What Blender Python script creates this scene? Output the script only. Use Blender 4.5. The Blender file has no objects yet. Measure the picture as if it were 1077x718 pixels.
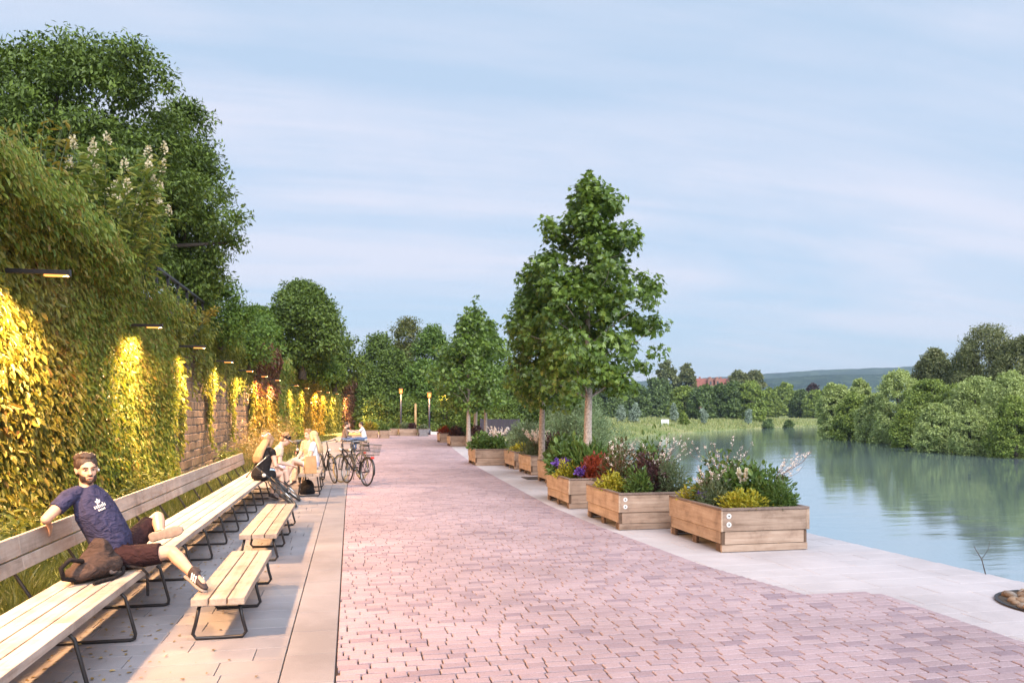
import bpy, bmesh, math, random
import numpy as np
from mathutils import Vector, Matrix

scene = bpy.context.scene
COL = scene.collection
R = random.Random(7)
rad = math.radians

# ---------------------------------------------------------------- camera frame
YAW = rad(11.68)
SN, CS = math.sin(YAW), math.cos(YAW)
FPX, CXP, HYP, CAMH = 820.0, 538.5, 434.0, 1.75

def pd(px, d):
    """world x, y of a point seen in column px at depth d metres"""
    X = (px - CXP) / FPX * d
    return (X * CS + d * SN, -X * SN + d * CS)

def zat(py, d):
    return CAMH - (py - HYP) / FPX * d

# ---------------------------------------------------------------- object helpers
def link(o, parent=None):
    COL.objects.link(o)
    if parent is not None:
        o.parent = parent
    return o

def tag(o, label=None, cat=None, group=None, kind=None):
    if label: o['label'] = label
    if cat: o['category'] = cat
    if group: o['group'] = group
    if kind: o['kind'] = kind
    return o

def thing(name, label, cat, loc=(0, 0, 0), rz=0.0, group=None, rot=None):
    o = bpy.data.objects.new(name, None)
    o.empty_display_size = 0.2
    o.location = loc
    o.rotation_euler = rot if rot is not None else (0, 0, rz)
    link(o)
    return tag(o, label, cat, group)

def copy_tree(o, parent=None):
    c = o.copy()
    link(c)
    c.parent = parent
    for ch in list(o.children):
        copy_tree(ch, c)
    return c

# ---------------------------------------------------------------- mesh builders
def np_mesh(name, V, Fq, smooth=False):
    """V (n,3) array, Fq list of (m,k) face arrays"""
    me = bpy.data.meshes.new(name)
    V = np.asarray(V, dtype=np.float32)
    if not isinstance(Fq, list):
        Fq = [Fq]
    Fq = [np.asarray(f, dtype=np.int32) for f in Fq if len(f)]
    nl = sum(f.size for f in Fq); npoly = sum(len(f) for f in Fq)
    me.vertices.add(len(V)); me.vertices.foreach_set('co', V.ravel())
    me.loops.add(nl); me.loops.foreach_set('vertex_index', np.concatenate([f.ravel() for f in Fq]))
    me.polygons.add(npoly)
    tot = np.concatenate([np.full(len(f), f.shape[1], dtype=np.int32) for f in Fq])
    st = np.concatenate([[0], np.cumsum(tot)[:-1]]).astype(np.int32)
    me.polygons.foreach_set('loop_start', st)
    me.polygons.foreach_set('loop_total', tot)
    me.update(calc_edges=True)
    me.polygons.foreach_set('use_smooth', np.full(npoly, bool(smooth)))
    return me

class MB:
    def __init__(self):
        self.v = []; self.f = []
    def add(self, vs, fs):
        b = len(self.v)
        self.v.extend([tuple(p) for p in vs])
        self.f.extend([tuple(i + b for i in f) for f in fs])
        return self
    def box(self, x0, x1, y0, y1, z0, z1, M=None):
        vs = [(x0,y0,z0),(x1,y0,z0),(x1,y1,z0),(x0,y1,z0),(x0,y0,z1),(x1,y0,z1),(x1,y1,z1),(x0,y1,z1)]
        if M is not None: vs = [M @ Vector(p) for p in vs]
        return self.add(vs, [(0,3,2,1),(4,5,6,7),(0,1,5,4),(1,2,6,5),(2,3,7,6),(3,0,4,7)])
    def prism(self, poly, z0, z1):
        n = len(poly)
        vs = [(p[0], p[1], z0) for p in poly] + [(p[0], p[1], z1) for p in poly]
        return self.add(vs, [tuple(range(n))[::-1], tuple(range(n, 2*n))] + [(i, (i+1) % n, n+(i+1) % n, n+i) for i in range(n)])
    def tube(self, pts, radii, n=8, cap=True, round_cap=False):
        pts = [Vector(p) for p in pts]
        if not hasattr(radii, '__len__'): radii = [radii]*len(pts)
        radii = list(radii)
        if round_cap:
            def ext(p, q, r):
                d = (p - q); d = d.normalized() if d.length > 1e-9 else Vector((0, 0, 1))
                return [(p + d*r*.98, r*.18), (p + d*r*.75, r*.66), (p + d*r*.4, r*.92)]
            s = ext(pts[0], pts[1], radii[0]); e = ext(pts[-1], pts[-2], radii[-1])[::-1]
            pts, radii = [a for a, _ in s] + pts + [a for a, _ in e], [b for _, b in s] + radii + [b for _, b in e]
        m = len(pts); vs = []; prev = None
        for i, p in enumerate(pts):
            t = pts[min(i+1, m-1)] - pts[max(i-1, 0)]
            t = t.normalized() if t.length > 1e-9 else Vector((0, 0, 1))
            if prev is None:
                a = Vector((1, 0, 0)) if abs(t.x) < .8 else Vector((0, 1, 0))
                u = t.cross(a).normalized()
            else:
                u = prev - t*prev.dot(t)
                u = u.normalized() if u.length > 1e-6 else t.orthogonal().normalized()
            prev = u; w = t.cross(u)
            for k in range(n):
                an = 2*math.pi*k/n
                vs.append(p + (u*math.cos(an) + w*math.sin(an))*radii[i])
        fs = [(i*n+k, i*n+(k+1) % n, (i+1)*n+(k+1) % n, (i+1)*n+k) for i in range(m-1) for k in range(n)]
        if cap:
            fs.append(tuple(range(n))[::-1]); fs.append(tuple((m-1)*n+k for k in range(n)))
        return self.add(vs, fs)
    def loft(self, rings):
        """rings: list of lists of points of equal length, closed"""
        n = len(rings[0]); vs = [p for r in rings for p in r]; m = len(rings)
        fs = [(i*n+k, i*n+(k+1) % n, (i+1)*n+(k+1) % n, (i+1)*n+k) for i in range(m-1) for k in range(n)]
        fs += [tuple(range(n))[::-1], tuple((m-1)*n+k for k in range(n))]
        return self.add(vs, fs)
    def ell(self, c, r, M=None, nu=14, nv=9):
        c = Vector(c); vs = []; fs = []
        for j in range(nv+1):
            th = math.pi*j/nv
            for i in range(nu):
                ph = 2*math.pi*i/nu
                p = Vector((r[0]*math.sin(th)*math.cos(ph), r[1]*math.sin(th)*math.sin(ph), r[2]*math.cos(th)))
                if M is not None: p = M @ p
                vs.append(c + p)
        for j in range(nv):
            for i in range(nu):
                fs.append((j*nu+i, j*nu+(i+1) % nu, (j+1)*nu+(i+1) % nu, (j+1)*nu+i))
        return self.add(vs, fs)
    def torus(self, c, R0, r, ax='x', n=40, m=8, sx=1.0):
        c = Vector(c); vs = []
        for i in range(n):
            a = 2*math.pi*i/n
            for k in range(m):
                b = 2*math.pi*k/m
                rr = R0 + r*math.cos(b); h = r*math.sin(b)*sx
                q = (h, rr*math.cos(a), rr*math.sin(a)) if ax == 'x' else ((rr*math.cos(a), h, rr*math.sin(a)) if ax == 'y' else (rr*math.cos(a), rr*math.sin(a), h))
                vs.append(c + Vector(q))
        fs = [(i*m+k, ((i+1) % n)*m+k, ((i+1) % n)*m+(k+1) % m, i*m+(k+1) % m) for i in range(n) for k in range(m)]
        return self.add(vs, fs)
    def mesh(self, name, smooth=False):
        me = bpy.data.meshes.new(name)
        me.from_pydata([tuple(p) for p in self.v], [], self.f)
        bm = bmesh.new(); bm.from_mesh(me)
        bmesh.ops.recalc_face_normals(bm, faces=bm.faces)
        bm.to_mesh(me); bm.free()
        if smooth:
            me.polygons.foreach_set('use_smooth', np.ones(len(me.polygons), dtype=bool))
        me.update()
        return me
    def build(self, name, mat, parent=None, smooth=False, bevel=0.0, seg=2):
        o = bpy.data.objects.new(name, self.mesh(name, smooth))
        if mat is not None: o.data.materials.append(mat)
        link(o, parent)
        if bevel:
            b = o.modifiers.new('bevel', 'BEVEL'); b.width = bevel; b.segments = seg; b.limit_method = 'ANGLE'; b.angle_limit = rad(40)
        return o

def mobj(name, me, mat, parent=None):
    o = bpy.data.objects.new(name, me)
    if mat is not None: me.materials.append(mat)
    return link(o, parent)

def blend_mesh(mb, voxel, smooth_it=4, name='body'):
    """union of overlapping solids grown together into one continuous skin"""
    me = mb.mesh(name)
    o = bpy.data.objects.new('blend', me); COL.objects.link(o)
    m = o.modifiers.new('remesh', 'REMESH'); m.mode = 'VOXEL'; m.voxel_size = voxel; m.use_smooth_shade = True
    if smooth_it:
        s = o.modifiers.new('smooth', 'SMOOTH'); s.iterations = smooth_it; s.factor = .5
    dg = bpy.context.evaluated_depsgraph_get(); dg.update()
    out = bpy.data.meshes.new_from_object(o.evaluated_get(dg))
    out.name = name
    bpy.data.objects.remove(o); bpy.data.meshes.remove(me)
    out.polygons.foreach_set('use_smooth', np.ones(len(out.polygons), dtype=bool))
    out.update()
    return out

# ---------------------------------------------------------------- leaf clouds
def nrm(a):
    return a / np.maximum(np.linalg.norm(a, axis=1, keepdims=True), 1e-9)

TM = {
 'quad': (np.array([(0,0,0),(.5,.5,.06),(1,0,-.05),(.5,-.5,.06)]), np.array([(0,1,2,3)])),
 'leaf': (np.array([(0,0,0),(.32,.5,.07),(.72,.34,.03),(1,0,-.12),(.72,-.34,.03),(.32,-.5,.07)]), np.array([(0,1,2,3),(0,3,4,5)])),
 'blade': (np.array([(0,-.5,0),(0,.5,0),(.55,.38,.02),(.55,-.38,.02),(1,0,-.12)]), None),
 'star': (np.array([(0,0,0),(.25,.62,.04),(.45,.22,0),(.62,.6,-.06),(.66,.2,0),(1,0,-.1),(.66,-.2,0),(.62,-.6,-.06),(.45,-.22,0),(.25,-.62,.04)]),
          None),
}
def leaf_mesh(name, P, A, N, L, W, kind='leaf'):
    P = np.asarray(P, float); n = len(P)
    A = nrm(np.asarray(A, float)); N = np.asarray(N, float)
    N = N - (N*A).sum(1, keepdims=True)*A; N = nrm(N)
    B = np.cross(N, A)
    L = np.broadcast_to(np.asarray(L, float), (n,))[:, None, None]
    T, Fc = TM[kind]; k = len(T)
    V = P[:, None, :] + L*(T[None, :, 0:1]*A[:, None, :] + T[None, :, 1:2]*W*B[:, None, :] + T[None, :, 2:3]*N[:, None, :])
    off = (np.arange(n)*k)[:, None, None]
    if kind == 'blade':
        F1 = (off + np.array([(0,1,2,3)])[None]).reshape(-1, 4); F2 = (off + np.array([(3,2,4)])[None]).reshape(-1, 3)
        return np_mesh(name, V.reshape(-1, 3), [F1, F2])
    if kind == 'star':
        F1 = (off + np.array([(0,1,2,8),(2,3,4,6),(0,8,9,0)][:1])[None]).reshape(-1, 4)
        F1 = (off + np.array([(0,1,2,5),(2,3,4,5),(0,5,8,9),(5,6,7,8)])[None]).reshape(-1, 4)
        return np_mesh(name, V.reshape(-1, 3), F1)
    return np_mesh(name, V.reshape(-1, 3), (off + Fc[None]).reshape(-1, Fc.shape[1]))

def rdirs(rng, n):
    return nrm(rng.normal(size=(n, 3)))

# ---------------------------------------------------------------- materials
def new_mat(name):
    m = bpy.data.materials.new(name); m.use_nodes = True
    nt = m.node_tree
    return m, nt, nt.nodes['Principled BSDF'], nt.nodes['Material Output']

def nd(nt, typ, **kw):
    n = nt.nodes.new(typ)
    for k, v in kw.items():
        if k in ('operation', 'blend_type', 'data_type', 'noise_dimensions', 'wave_type', 'feature', 'bands_direction', 'voronoi_dimensions', 'distance'):
            setattr(n, k, v)
        else:
            n.inputs[k].default_value = v
    return n

def ramp(nt, fac, stops):
    r = nt.nodes.new('ShaderNodeValToRGB')
    els = r.color_ramp.elements
    while len(els) > 1: els.remove(els[-1])
    els[0].position = stops[0][0]; els[0].color = (*stops[0][1], 1)
    for p, c in stops[1:]:
        e = els.new(p); e.color = (*c, 1)
    nt.links.new(fac, r.inputs['Fac'])
    return r.outputs['Color']

def coords(nt, scale=(1, 1, 1), kind='pos', rot=(0, 0, 0)):
    if kind == 'pos':
        src = nt.nodes.new('ShaderNodeNewGeometry').outputs['Position']
    else:
        src = nt.nodes.new('ShaderNodeTexCoord').outputs['Object']
    mp = nt.nodes.new('ShaderNodeMapping'); mp.inputs['Scale'].default_value = scale; mp.inputs['Rotation'].default_value = rot
    nt.links.new(src, mp.inputs['Vector'])
    return mp.outputs['Vector']

def noise(nt, vec, scale, detail=4, rough=.55, dist=0.0):
    n = nd(nt, 'ShaderNodeTexNoise', Scale=scale, Detail=detail, Roughness=rough, Distortion=dist)
    nt.links.new(vec, n.inputs['Vector'])
    return n.outputs['Fac']

def mixc(nt, fac, a, b, mode='MIX'):
    m = nt.nodes.new('ShaderNodeMix'); m.data_type = 'RGBA'; m.blend_type = mode
    for s, v in ((m.inputs[0], fac), (m.inputs[6], a), (m.inputs[7], b)):
        if isinstance(v, (int, float)): s.default_value = v
        elif isinstance(v, tuple): s.default_value = (*v[:3], 1)
        else: nt.links.new(v, s)
    return m.outputs[2]

def mathn(nt, op, a, b=0.0, c=None):
    m = nt.nodes.new('ShaderNodeMath'); m.operation = op
    for i, v in enumerate((a, b, c)):
        if v is None: continue
        if isinstance(v, (int, float)): m.inputs[i].default_value = v
        else: nt.links.new(v, m.inputs[i])
    return m.outputs[0]

def bump(nt, bsdf, h, strength=.4, dist=.01):
    b = nd(nt, 'ShaderNodeBump', Strength=strength, Distance=dist)
    nt.links.new(h, b.inputs['Height']); nt.links.new(b.outputs['Normal'], bsdf.inputs['Normal'])

def plain(name, col, rough=.6, metal=0.0, var=.12, vscale=30.0, bmp=0.0, spec=.5):
    m, nt, b, out = new_mat(name)
    v = coords(nt, kind='obj'); f = noise(nt, v, vscale, 5)
    c = ramp(nt, f, [(.3, tuple(x*(1-var) for x in col)), (.7, tuple(min(1, x*(1+var)) for x in col))])
    nt.links.new(c, b.inputs['Base Color'])
    b.inputs['Roughness'].default_value = rough; b.inputs['Metallic'].default_value = metal
    b.inputs['Specular IOR Level'].default_value = spec
    if bmp: bump(nt, b, f, bmp, .004)
    return m

def foliage(name, cols, trans=.3, clump=1.2, rough=.45, spec=.35, var=.35):
    """leaf colours picked leaf by leaf, with broad drifts of lighter and darker growth"""
    m, nt, b, out = new_mat(name)
    g = nt.nodes.new('ShaderNodeNewGeometry')
    n = len(cols)
    vec = coords(nt, kind='pos')
    f2 = noise(nt, vec, clump, 3, .6)
    mixf = mathn(nt, 'MULTIPLY_ADD', f2, 1.3, -.4)
    ff = mathn(nt, 'ADD', mathn(nt, 'MULTIPLY', g.outputs['Random Per Island'], .62), mathn(nt, 'MULTIPLY', mixf, .5))
    c = ramp(nt, ff, [(i/(n-1) if n > 1 else 0, cols[i]) for i in range(n)])
    val = mathn(nt, 'MULTIPLY_ADD', g.outputs['Random Per Island'], var, 1-var/2)
    hs = nt.nodes.new('ShaderNodeHueSaturation')
    nt.links.new(c, hs.inputs['Color']); nt.links.new(val, hs.inputs['Value'])
    nt.links.new(hs.outputs['Color'], b.inputs['Base Color'])
    b.inputs['Roughness'].default_value = rough; b.inputs['Specular IOR Level'].default_value = spec
    t = nt.nodes.new('ShaderNodeBsdfTranslucent')
    br = mixc(nt, 1.0, hs.outputs['Color'], (1.25, 1.2, .7), 'MULTIPLY')
    nt.links.new(br, t.inputs['Color'])
    ms = nt.nodes.new('ShaderNodeMixShader'); ms.inputs[0].default_value = trans
    nt.links.new(b.outputs[0], ms.inputs[1]); nt.links.new(t.outputs[0], ms.inputs[2])
    nt.links.new(ms.outputs[0], out.inputs['Surface'])
    return m

def wood(name, cols, axis='y', rough=.6, grain=1.0, tint=.25):
    m, nt, b, out = new_mat(name)
    sc = {'x': (1.2, 22, 22), 'y': (22, 1.2, 22), 'z': (22, 22, 1.2)}[axis]
    oi = nt.nodes.new('ShaderNodeObjectInfo')
    geo = nt.nodes.new('ShaderNodeNewGeometry')
    src = nt.nodes.new('ShaderNodeTexCoord').outputs['Object']
    # shift the grain from board to board
    off = nt.nodes.new('ShaderNodeVectorMath'); off.operation = 'MULTIPLY_ADD'
    comb = nt.nodes.new('ShaderNodeCombineXYZ')
    for i in range(3): nt.links.new(mathn(nt, 'MULTIPLY', mathn(nt, 'ADD', oi.outputs['Random'], geo.outputs['Random Per Island']), 7.0 + 3*i), comb.inputs[i])
    va = nt.nodes.new('ShaderNodeVectorMath'); va.operation = 'ADD'
    nt.links.new(src, va.inputs[0]); nt.links.new(comb.outputs[0], va.inputs[1])
    mp = nt.nodes.new('ShaderNodeMapping'); mp.inputs['Scale'].default_value = sc
    nt.links.new(va.outputs[0], mp.inputs['Vector'])
    f = noise(nt, mp.outputs['Vector'], 1.0, 6, .62, .9)
    mp2 = nt.nodes.new('ShaderNodeMapping'); mp2.inputs['Scale'].default_value = tuple(s*6 if s > 2 else s*2 for s in sc)
    nt.links.new(va.outputs[0], mp2.inputs['Vector'])
    f2 = noise(nt, mp2.outputs['Vector'], 1.0, 3, .6)
    k = len(cols)
    c = ramp(nt, f, [(.28 + .44*i/(k-1), cols[i]) for i in range(k)])
    c = mixc(nt, mathn(nt, 'MULTIPLY', f2, .35*grain), c, tuple(x*.45 for x in cols[0]), 'MIX')
    hs = nt.nodes.new('ShaderNodeHueSaturation')
    nt.links.new(mathn(nt, 'MULTIPLY_ADD', mathn(nt, 'FRACT', mathn(nt, 'ADD', oi.outputs['Random'], geo.outputs['Random Per Island'])), tint, 1-tint/2), hs.inputs['Value'])
    nt.links.new(c, hs.inputs['Color'])
    # weather stains
    st = noise(nt, coords(nt, (1, 1, 1), 'pos'), 4.0, 5, .65)
    stc = ramp(nt, st, [(.34, (.50, .45, .43)), (.46, (.82, .79, .77)), (.6, (1, 1, 1))])
    c3 = mixc(nt, .65, hs.outputs['Color'], stc, 'MULTIPLY')
    nt.links.new(c3, b.inputs['Base Color'])
    b.inputs['Roughness'].default_value = rough; b.inputs['Specular IOR Level'].default_value = .25
    bump(nt, b, mathn(nt, 'ADD', f, mathn(nt, 'MULTIPLY', f2, .6)), .35, .003)
    return m

def stone(name, cols, rough=.75, speck=120.0, stain=1.5, stainamt=.35, per='island', bmp=.25):
    m, nt, b, out = new_mat(name)
    g = nt.nodes.new('ShaderNodeNewGeometry')
    vec = coords(nt)
    k = len(cols)
    c = ramp(nt, g.outputs['Random Per Island'], [(i/(k-1), cols[i]) for i in range(k)])
    f = noise(nt, vec, speck, 3, .7)
    c = mixc(nt, .55, c, ramp(nt, f, [(.3, (.62, .6, .6)), (.6, (1.1, 1.1, 1.1))]), 'MULTIPLY')
    s = noise(nt, vec, stain, 6, .65, .4)
    c = mixc(nt, stainamt, c, ramp(nt, s, [(.34, (.5, .46, .44)), (.6, (1.08, 1.06, 1.04))]), 'MULTIPLY')
    nt.links.new(c, b.inputs['Base Color'])
    b.inputs['Roughness'].default_value = rough; b.inputs['Specular IOR Level'].default_value = .3
    mid = noise(nt, vec, 28.0, 4, .65)
    bump(nt, b, mathn(nt, 'ADD', mid, mathn(nt, 'MULTIPLY', f, .4)), bmp, .006)
    return m

def emit(name, col, strength):
    m, nt, b, out = new_mat(name)
    b.inputs['Base Color'].default_value = (.01, .01, .01, 1); b.inputs['Specular IOR Level'].default_value = 0
    b.inputs['Emission Color'].default_value = (*col, 1); b.inputs['Emission Strength'].default_value = strength
    return m
# ================================================================ camera, light, air
cam = bpy.data.cameras.new('camera'); cam.sensor_width = 36; cam.lens = 36*FPX/1077
cam.shift_y = (HYP-359)/1077; cam.clip_end = 20000; cam.clip_start = .05
co = bpy.data.objects.new('camera', cam); co.location = (0, 0, CAMH); co.rotation_euler = (rad(90), 0, -YAW)
COL.objects.link(co); scene.camera = co

SUN_EL, SUN_AZ = rad(42), rad(166)      # soft glow behind the camera, upper left
wd = bpy.data.worlds.new('World'); scene.world = wd; wd.use_nodes = True
nt = wd.node_tree; bg = nt.nodes['Background']
sky = nt.nodes.new('ShaderNodeTexSky'); sky.sky_type = 'NISHITA'; sky.sun_disc = False
sky.sun_elevation = SUN_EL; sky.sun_rotation = SUN_AZ; sky.altitude = 100; sky.air_density = 1.0; sky.dust_density = 1.2; sky.ozone_density = 2.0
tc = nt.nodes.new('ShaderNodeTexCoord')
sep = nt.nodes.new('ShaderNodeSeparateXYZ'); nt.links.new(tc.outputs['Generated'], sep.inputs[0])
den = mathn(nt, 'ADD', mathn(nt, 'ABSOLUTE', sep.outputs[2]), .16)
cb = nt.nodes.new('ShaderNodeCombineXYZ')
nt.links.new(mathn(nt, 'DIVIDE', sep.outputs[0], den), cb.inputs[0]); nt.links.new(mathn(nt, 'DIVIDE', sep.outputs[1], den), cb.inputs[1])
mp = nt.nodes.new('ShaderNodeMapping'); mp.inputs['Rotation'].default_value = (0, 0, rad(-28)); mp.inputs['Scale'].default_value = (.46, 1.05, 1)
nt.links.new(cb.outputs[0], mp.inputs['Vector'])
cl = noise(nt, mp.outputs[0], 1.15, 6, .56, .5)
mp2 = nt.nodes.new('ShaderNodeMapping'); mp2.inputs['Rotation'].default_value = (0, 0, rad(-16)); mp2.inputs['Scale'].default_value = (.22, 2.6, 1); mp2.inputs['Location'].default_value = (3.1, 1.7, 0)
nt.links.new(cb.outputs[0], mp2.inputs['Vector'])
cl2 = noise(nt, mp2.outputs[0], 1.5, 5, .6, .3)
# thin even veil of high cloud, in broad bands
veil = ramp(nt, mathn(nt, 'ADD', mathn(nt, 'MULTIPLY', cl, .62), mathn(nt, 'MULTIPLY', cl2, .38)), [(.40, (.12, .12, .12)), (.50, (.5, .5, .5)), (.60, (1, 1, 1))])
SKY_BLUE = (4.1, 5.4, 7.0); CLOUD = (6.3, 6.25, 7.2)
base = mixc(nt, .78, sky.outputs[0], SKY_BLUE)
col = mixc(nt, mathn(nt, 'MULTIPLY', veil, .78), base, CLOUD)
nt.links.new(col, bg.inputs['Color']); bg.inputs['Strength'].default_value = .1

sl = bpy.data.lights.new('sun', 'SUN'); sl.energy = 4.3; sl.angle = rad(50); sl.color = (.98, .975, 1.0)
so = bpy.data.objects.new('sun', sl); COL.objects.link(so)
# direction the light comes from
sd = Vector((math.sin(SUN_AZ)*math.cos(SUN_EL), math.cos(SUN_AZ)*math.cos(SUN_EL), math.sin(SUN_EL)))
so.rotation_euler = sd.to_track_quat('Z', 'Y').to_euler(); so.location = (0, -10, 30)
vs = scene.view_settings; vs.view_transform = 'Standard'; vs.look = 'None'; vs.gamma = 1; vs.use_curve_mapping = False; vs.exposure = 0.5

# ================================================================ plan of the place (x across the path, y along it)
def table(pts):
    a = np.array(pts, float)
    return lambda y: np.interp(y, a[:, 0], a[:, 1])
xl = lambda y: -.1 + 1.2*(np.maximum(0, np.asarray(y, float)-14)/40)**2
xr = table([(-20,5.05),(6.74,5.05),(6.82,4.3),(8.4,3.97),(11.6,3.76),(14.4,3.68),(25.3,4.04),(38.6,4.96),(48,6.1),(64,8.4)])
xq = table([(-40,6.95),(6.8,6.82),(10,6.55),(14.5,6.35),(25,6.75),(38,7.9),(50,9.6),(64,11.8)])
xw = table([(-20,-4.2),(5,-4.2),(16,-4.4),(21,-4.45),(27,-4.6),(33,-4.65),(37,-4.55),(41,-4.35),(50,-3.95),(54,-3.6),(62,-3.1),(65,-2.6),(70,-1.9),(77,-.75),(84,.4)])
WALLH = 4.35

M_joint = plain('joint_sand', (.06, .03, .018), .95, var=.4, vscale=60)
M_sett = stone('sandstone_setts', [(.275,.212,.235),(.33,.255,.28),(.295,.228,.255),(.35,.275,.298),(.315,.245,.272),(.34,.268,.295),(.225,.172,.205),(.325,.257,.282)], .7, 70, .45, .45, bmp=.2)
M_slab = stone('granite_slabs', [(.185,.178,.195),(.225,.215,.235),(.20,.192,.21),(.24,.23,.245)], .7, 150, .9, .45)
M_pale = stone('pale_granite', [(.405,.385,.405),(.435,.41,.43),(.42,.40,.42),(.445,.42,.44)], .66, 160, .6, .42)

def paving(name, xa, xb, y0, y1, pitch, lmin, lmax, gap, bev, zj, mat, depth=.05, seed=1, wob=0.0, z=0.0, gy=None):
    gy = gap if gy is None else gy
    rng = random.Random(seed); rows = []
    y = y0
    while y < y1 - .01:
        p = pitch*rng.uniform(1-wob, 1+wob); yc = y+p/2
        a, b = float(xa(yc)), float(xb(yc))
        x = a - rng.uniform(0, lmax*.8) if lmin != lmax else a
        while x < b-.02:
            l = rng.uniform(lmin, lmax); x0, x1 = max(x, a), min(x+l, b)
            if b - x1 < lmin*.35: x1 = b; l = 99
            if x1-x0 > .03: rows.append((x0+gap/2, x1-gap/2, y+gy/2, y+p-gy/2, z+rng.uniform(-zj, zj), rng.uniform(-zj, zj), rng.uniform(-zj, zj), rng.uniform(-1,1)*gy*.35))
            x += l
        y += p
    r = np.array(rows); n = len(r)
    x0, x1, y0_, y1_, zt, t1, t2, sk = r.T
    V = np.zeros((n, 12, 3))
    cx = [(x0,y0_,-1,-1),(x1,y0_,1,-1),(x1,y1_,1,1),(x0,y1_,-1,1)]
    for k, (ax, ay, sx, sy) in enumerate(cx):
        tilt = zt + sx*t1*.4 + sy*t2*.4
        V[:, k] = np.stack([ax, ay+sk*sx, np.full(n, z-depth)], 1)
        V[:, 4+k] = np.stack([ax, ay+sk*sx, tilt-bev], 1)
        V[:, 8+k] = np.stack([ax-sx*bev, ay-sy*bev+sk*sx, tilt], 1)
    F = []
    for lv in (0, 4):
        for k in range(4): F.append((lv+k, lv+(k+1) % 4, lv+4+(k+1) % 4, lv+4+k))
    F.append((8,9,10,11))
    F = (np.arange(n)*12)[:, None, None] + np.array(F)[None]
    o = mobj(name, np_mesh(name, V.reshape(-1, 3), F.reshape(-1, 4)), mat)
    tag(o, kind='structure'); return o

# base of the quay with its river wall
ys = np.concatenate([np.arange(-12, 66, 2.0)])
mb = MB(); poly = [(float(xl(y))-2.35, y) for y in ys] + [(float(xq(y)), y) for y in ys[::-1]]
tag(mb.prism([(float(a), float(b)) for a, b in poly], -3.4, -.022).build('quay', M_joint), kind='structure')
paving('path', xl, xr, 1.5, 64, .106, .13, .26, .0105, .0045, .0022, M_sett, seed=3, wob=.07, gy=.0145)
paving('edge_strip', lambda y: xl(y)-.36, lambda y: xl(y)-.004, 1.5, 60, .62, .34, .34, .006, .0022, .0008, M_slab, seed=5)
paving('pavement', lambda y: xl(y)-2.34, lambda y: xl(y)-.363, 1.5, 60, .285, .45, .95, .006, .0022, .0008, M_slab, seed=8)
paving('quay_pavement', lambda y: np.minimum(xr(y-.2), xr(y+.2))-.05, lambda y: xq(y)+.03, 1.5, 64, .34, .7, 1.25, .006, .002, .0006, M_pale, depth=.12, seed=9, z=-.007)

# ---------------------------------------------------------------- ground with the river bed
RIV = np.array([(6.9,-60),(6.78,6.8),(6.5,10),(6.3,14.5),(6.6,22),(7.6,28),(11.5,34),(17,50),(26,75),(36,101),(51,124),(76,150),(108,182),(136,207),(200,240),(320,270),
                (320,228),(200,200),(140,172),(108,148),(80,123),(67.9,93),(57,72),(53.6,61.5),(52,52),(49,30),(47,0),(47,-60)], float)
def riv_sd(X, Y):
    d = np.full(X.shape, 1e9); ins = np.zeros(X.shape, bool); n = len(RIV)
    for i in range(n):
        a, b = RIV[i], RIV[(i+1) % n]
        ab = b-a; t = np.clip(((X-a[0])*ab[0]+(Y-a[1])*ab[1])/(ab@ab), 0, 1)
        d = np.minimum(d, np.hypot(X-a[0]-t*ab[0], Y-a[1]-t*ab[1]))
        if a[1] != b[1]:
            c = ((a[1] > Y) != (b[1] > Y)) & (X < (b[0]-a[0])*(Y-a[1])/(b[1]-a[1])+a[0]); ins ^= c
    return np.where(ins, -d, d)
def wob(X, Y, s, seed=0):
    q = np.random.default_rng(seed).uniform(0, 6.28, 8)
    return (np.sin(X*s+q[0]+.7*np.sin(Y*s*.8+q[1])) + np.sin(Y*s*1.2+q[2]+.9*np.sin(X*s*.6+q[3])) + .6*np.sin((X+Y)*s*2.1+q[4]) + .5*np.sin((X-Y)*s*2.7+q[5]))/3.1
def ground_z(X, Y):
    d = riv_sd(X, Y) + wob(X, Y, .35, 4)*.6
    out = -1.98 + 1.93*(1-(1-np.clip(d/15, 0, 1))**2)
    far = np.clip((d-20)/200, 0, 1)
    out = out + wob(X, Y, .12, 2)*.12*np.clip(d/6, 0, 1) + far*2.0*(1+.5*wob(X, Y, .02, 5))
    z = np.where(d > 0, out, -1.98 + np.maximum(d, -3)*.6)
    near = (X > -9) & (X < np.interp(Y, *np.array([(-60,6.3),(22,6.3),(28,6.5),(64,11)]).T)) & (Y < 95)
    return np.where(near, np.minimum(z, -.06) if False else np.full(z.shape, -.06)+wob(X, Y, 1.5, 9)*.015, z)
gx = np.concatenate([-np.geomspace(4000, 30, 26), np.arange(-28, 5, 1.5), np.arange(5, 100, 1.25), np.arange(100, 330, 4), np.geomspace(335, 5000, 24)])
gy = np.concatenate([np.array([-600, -300, -150, -80]), np.arange(-60, 100, 1.5), np.arange(100, 290, 2.5), np.geomspace(293, 7000, 30)])
X, Y = np.meshgrid(gx, gy); Z = ground_z(X, Y)
nx, ny = len(gx), len(gy)
idx = np.arange(nx*ny).reshape(ny, nx)
Fg = np.stack([idx[:-1,:-1], idx[:-1,1:], idx[1:,1:], idx[1:,:-1]], -1).reshape(-1, 4)
m, nt, b, out = new_mat('meadow_ground')
v = coords(nt)
f1 = noise(nt, v, .09, 5, .6); f2 = noise(nt, v, .9, 5, .65); f3 = noise(nt, v, 9.0, 4, .7)
c = ramp(nt, mathn(nt, 'ADD', mathn(nt, 'MULTIPLY', f1, .6), mathn(nt, 'MULTIPLY', f2, .4)), [(.36, (.11,.16,.045)), (.47, (.20,.24,.085)), (.56, (.32,.31,.15)), (.66, (.40,.36,.21))])
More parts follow.
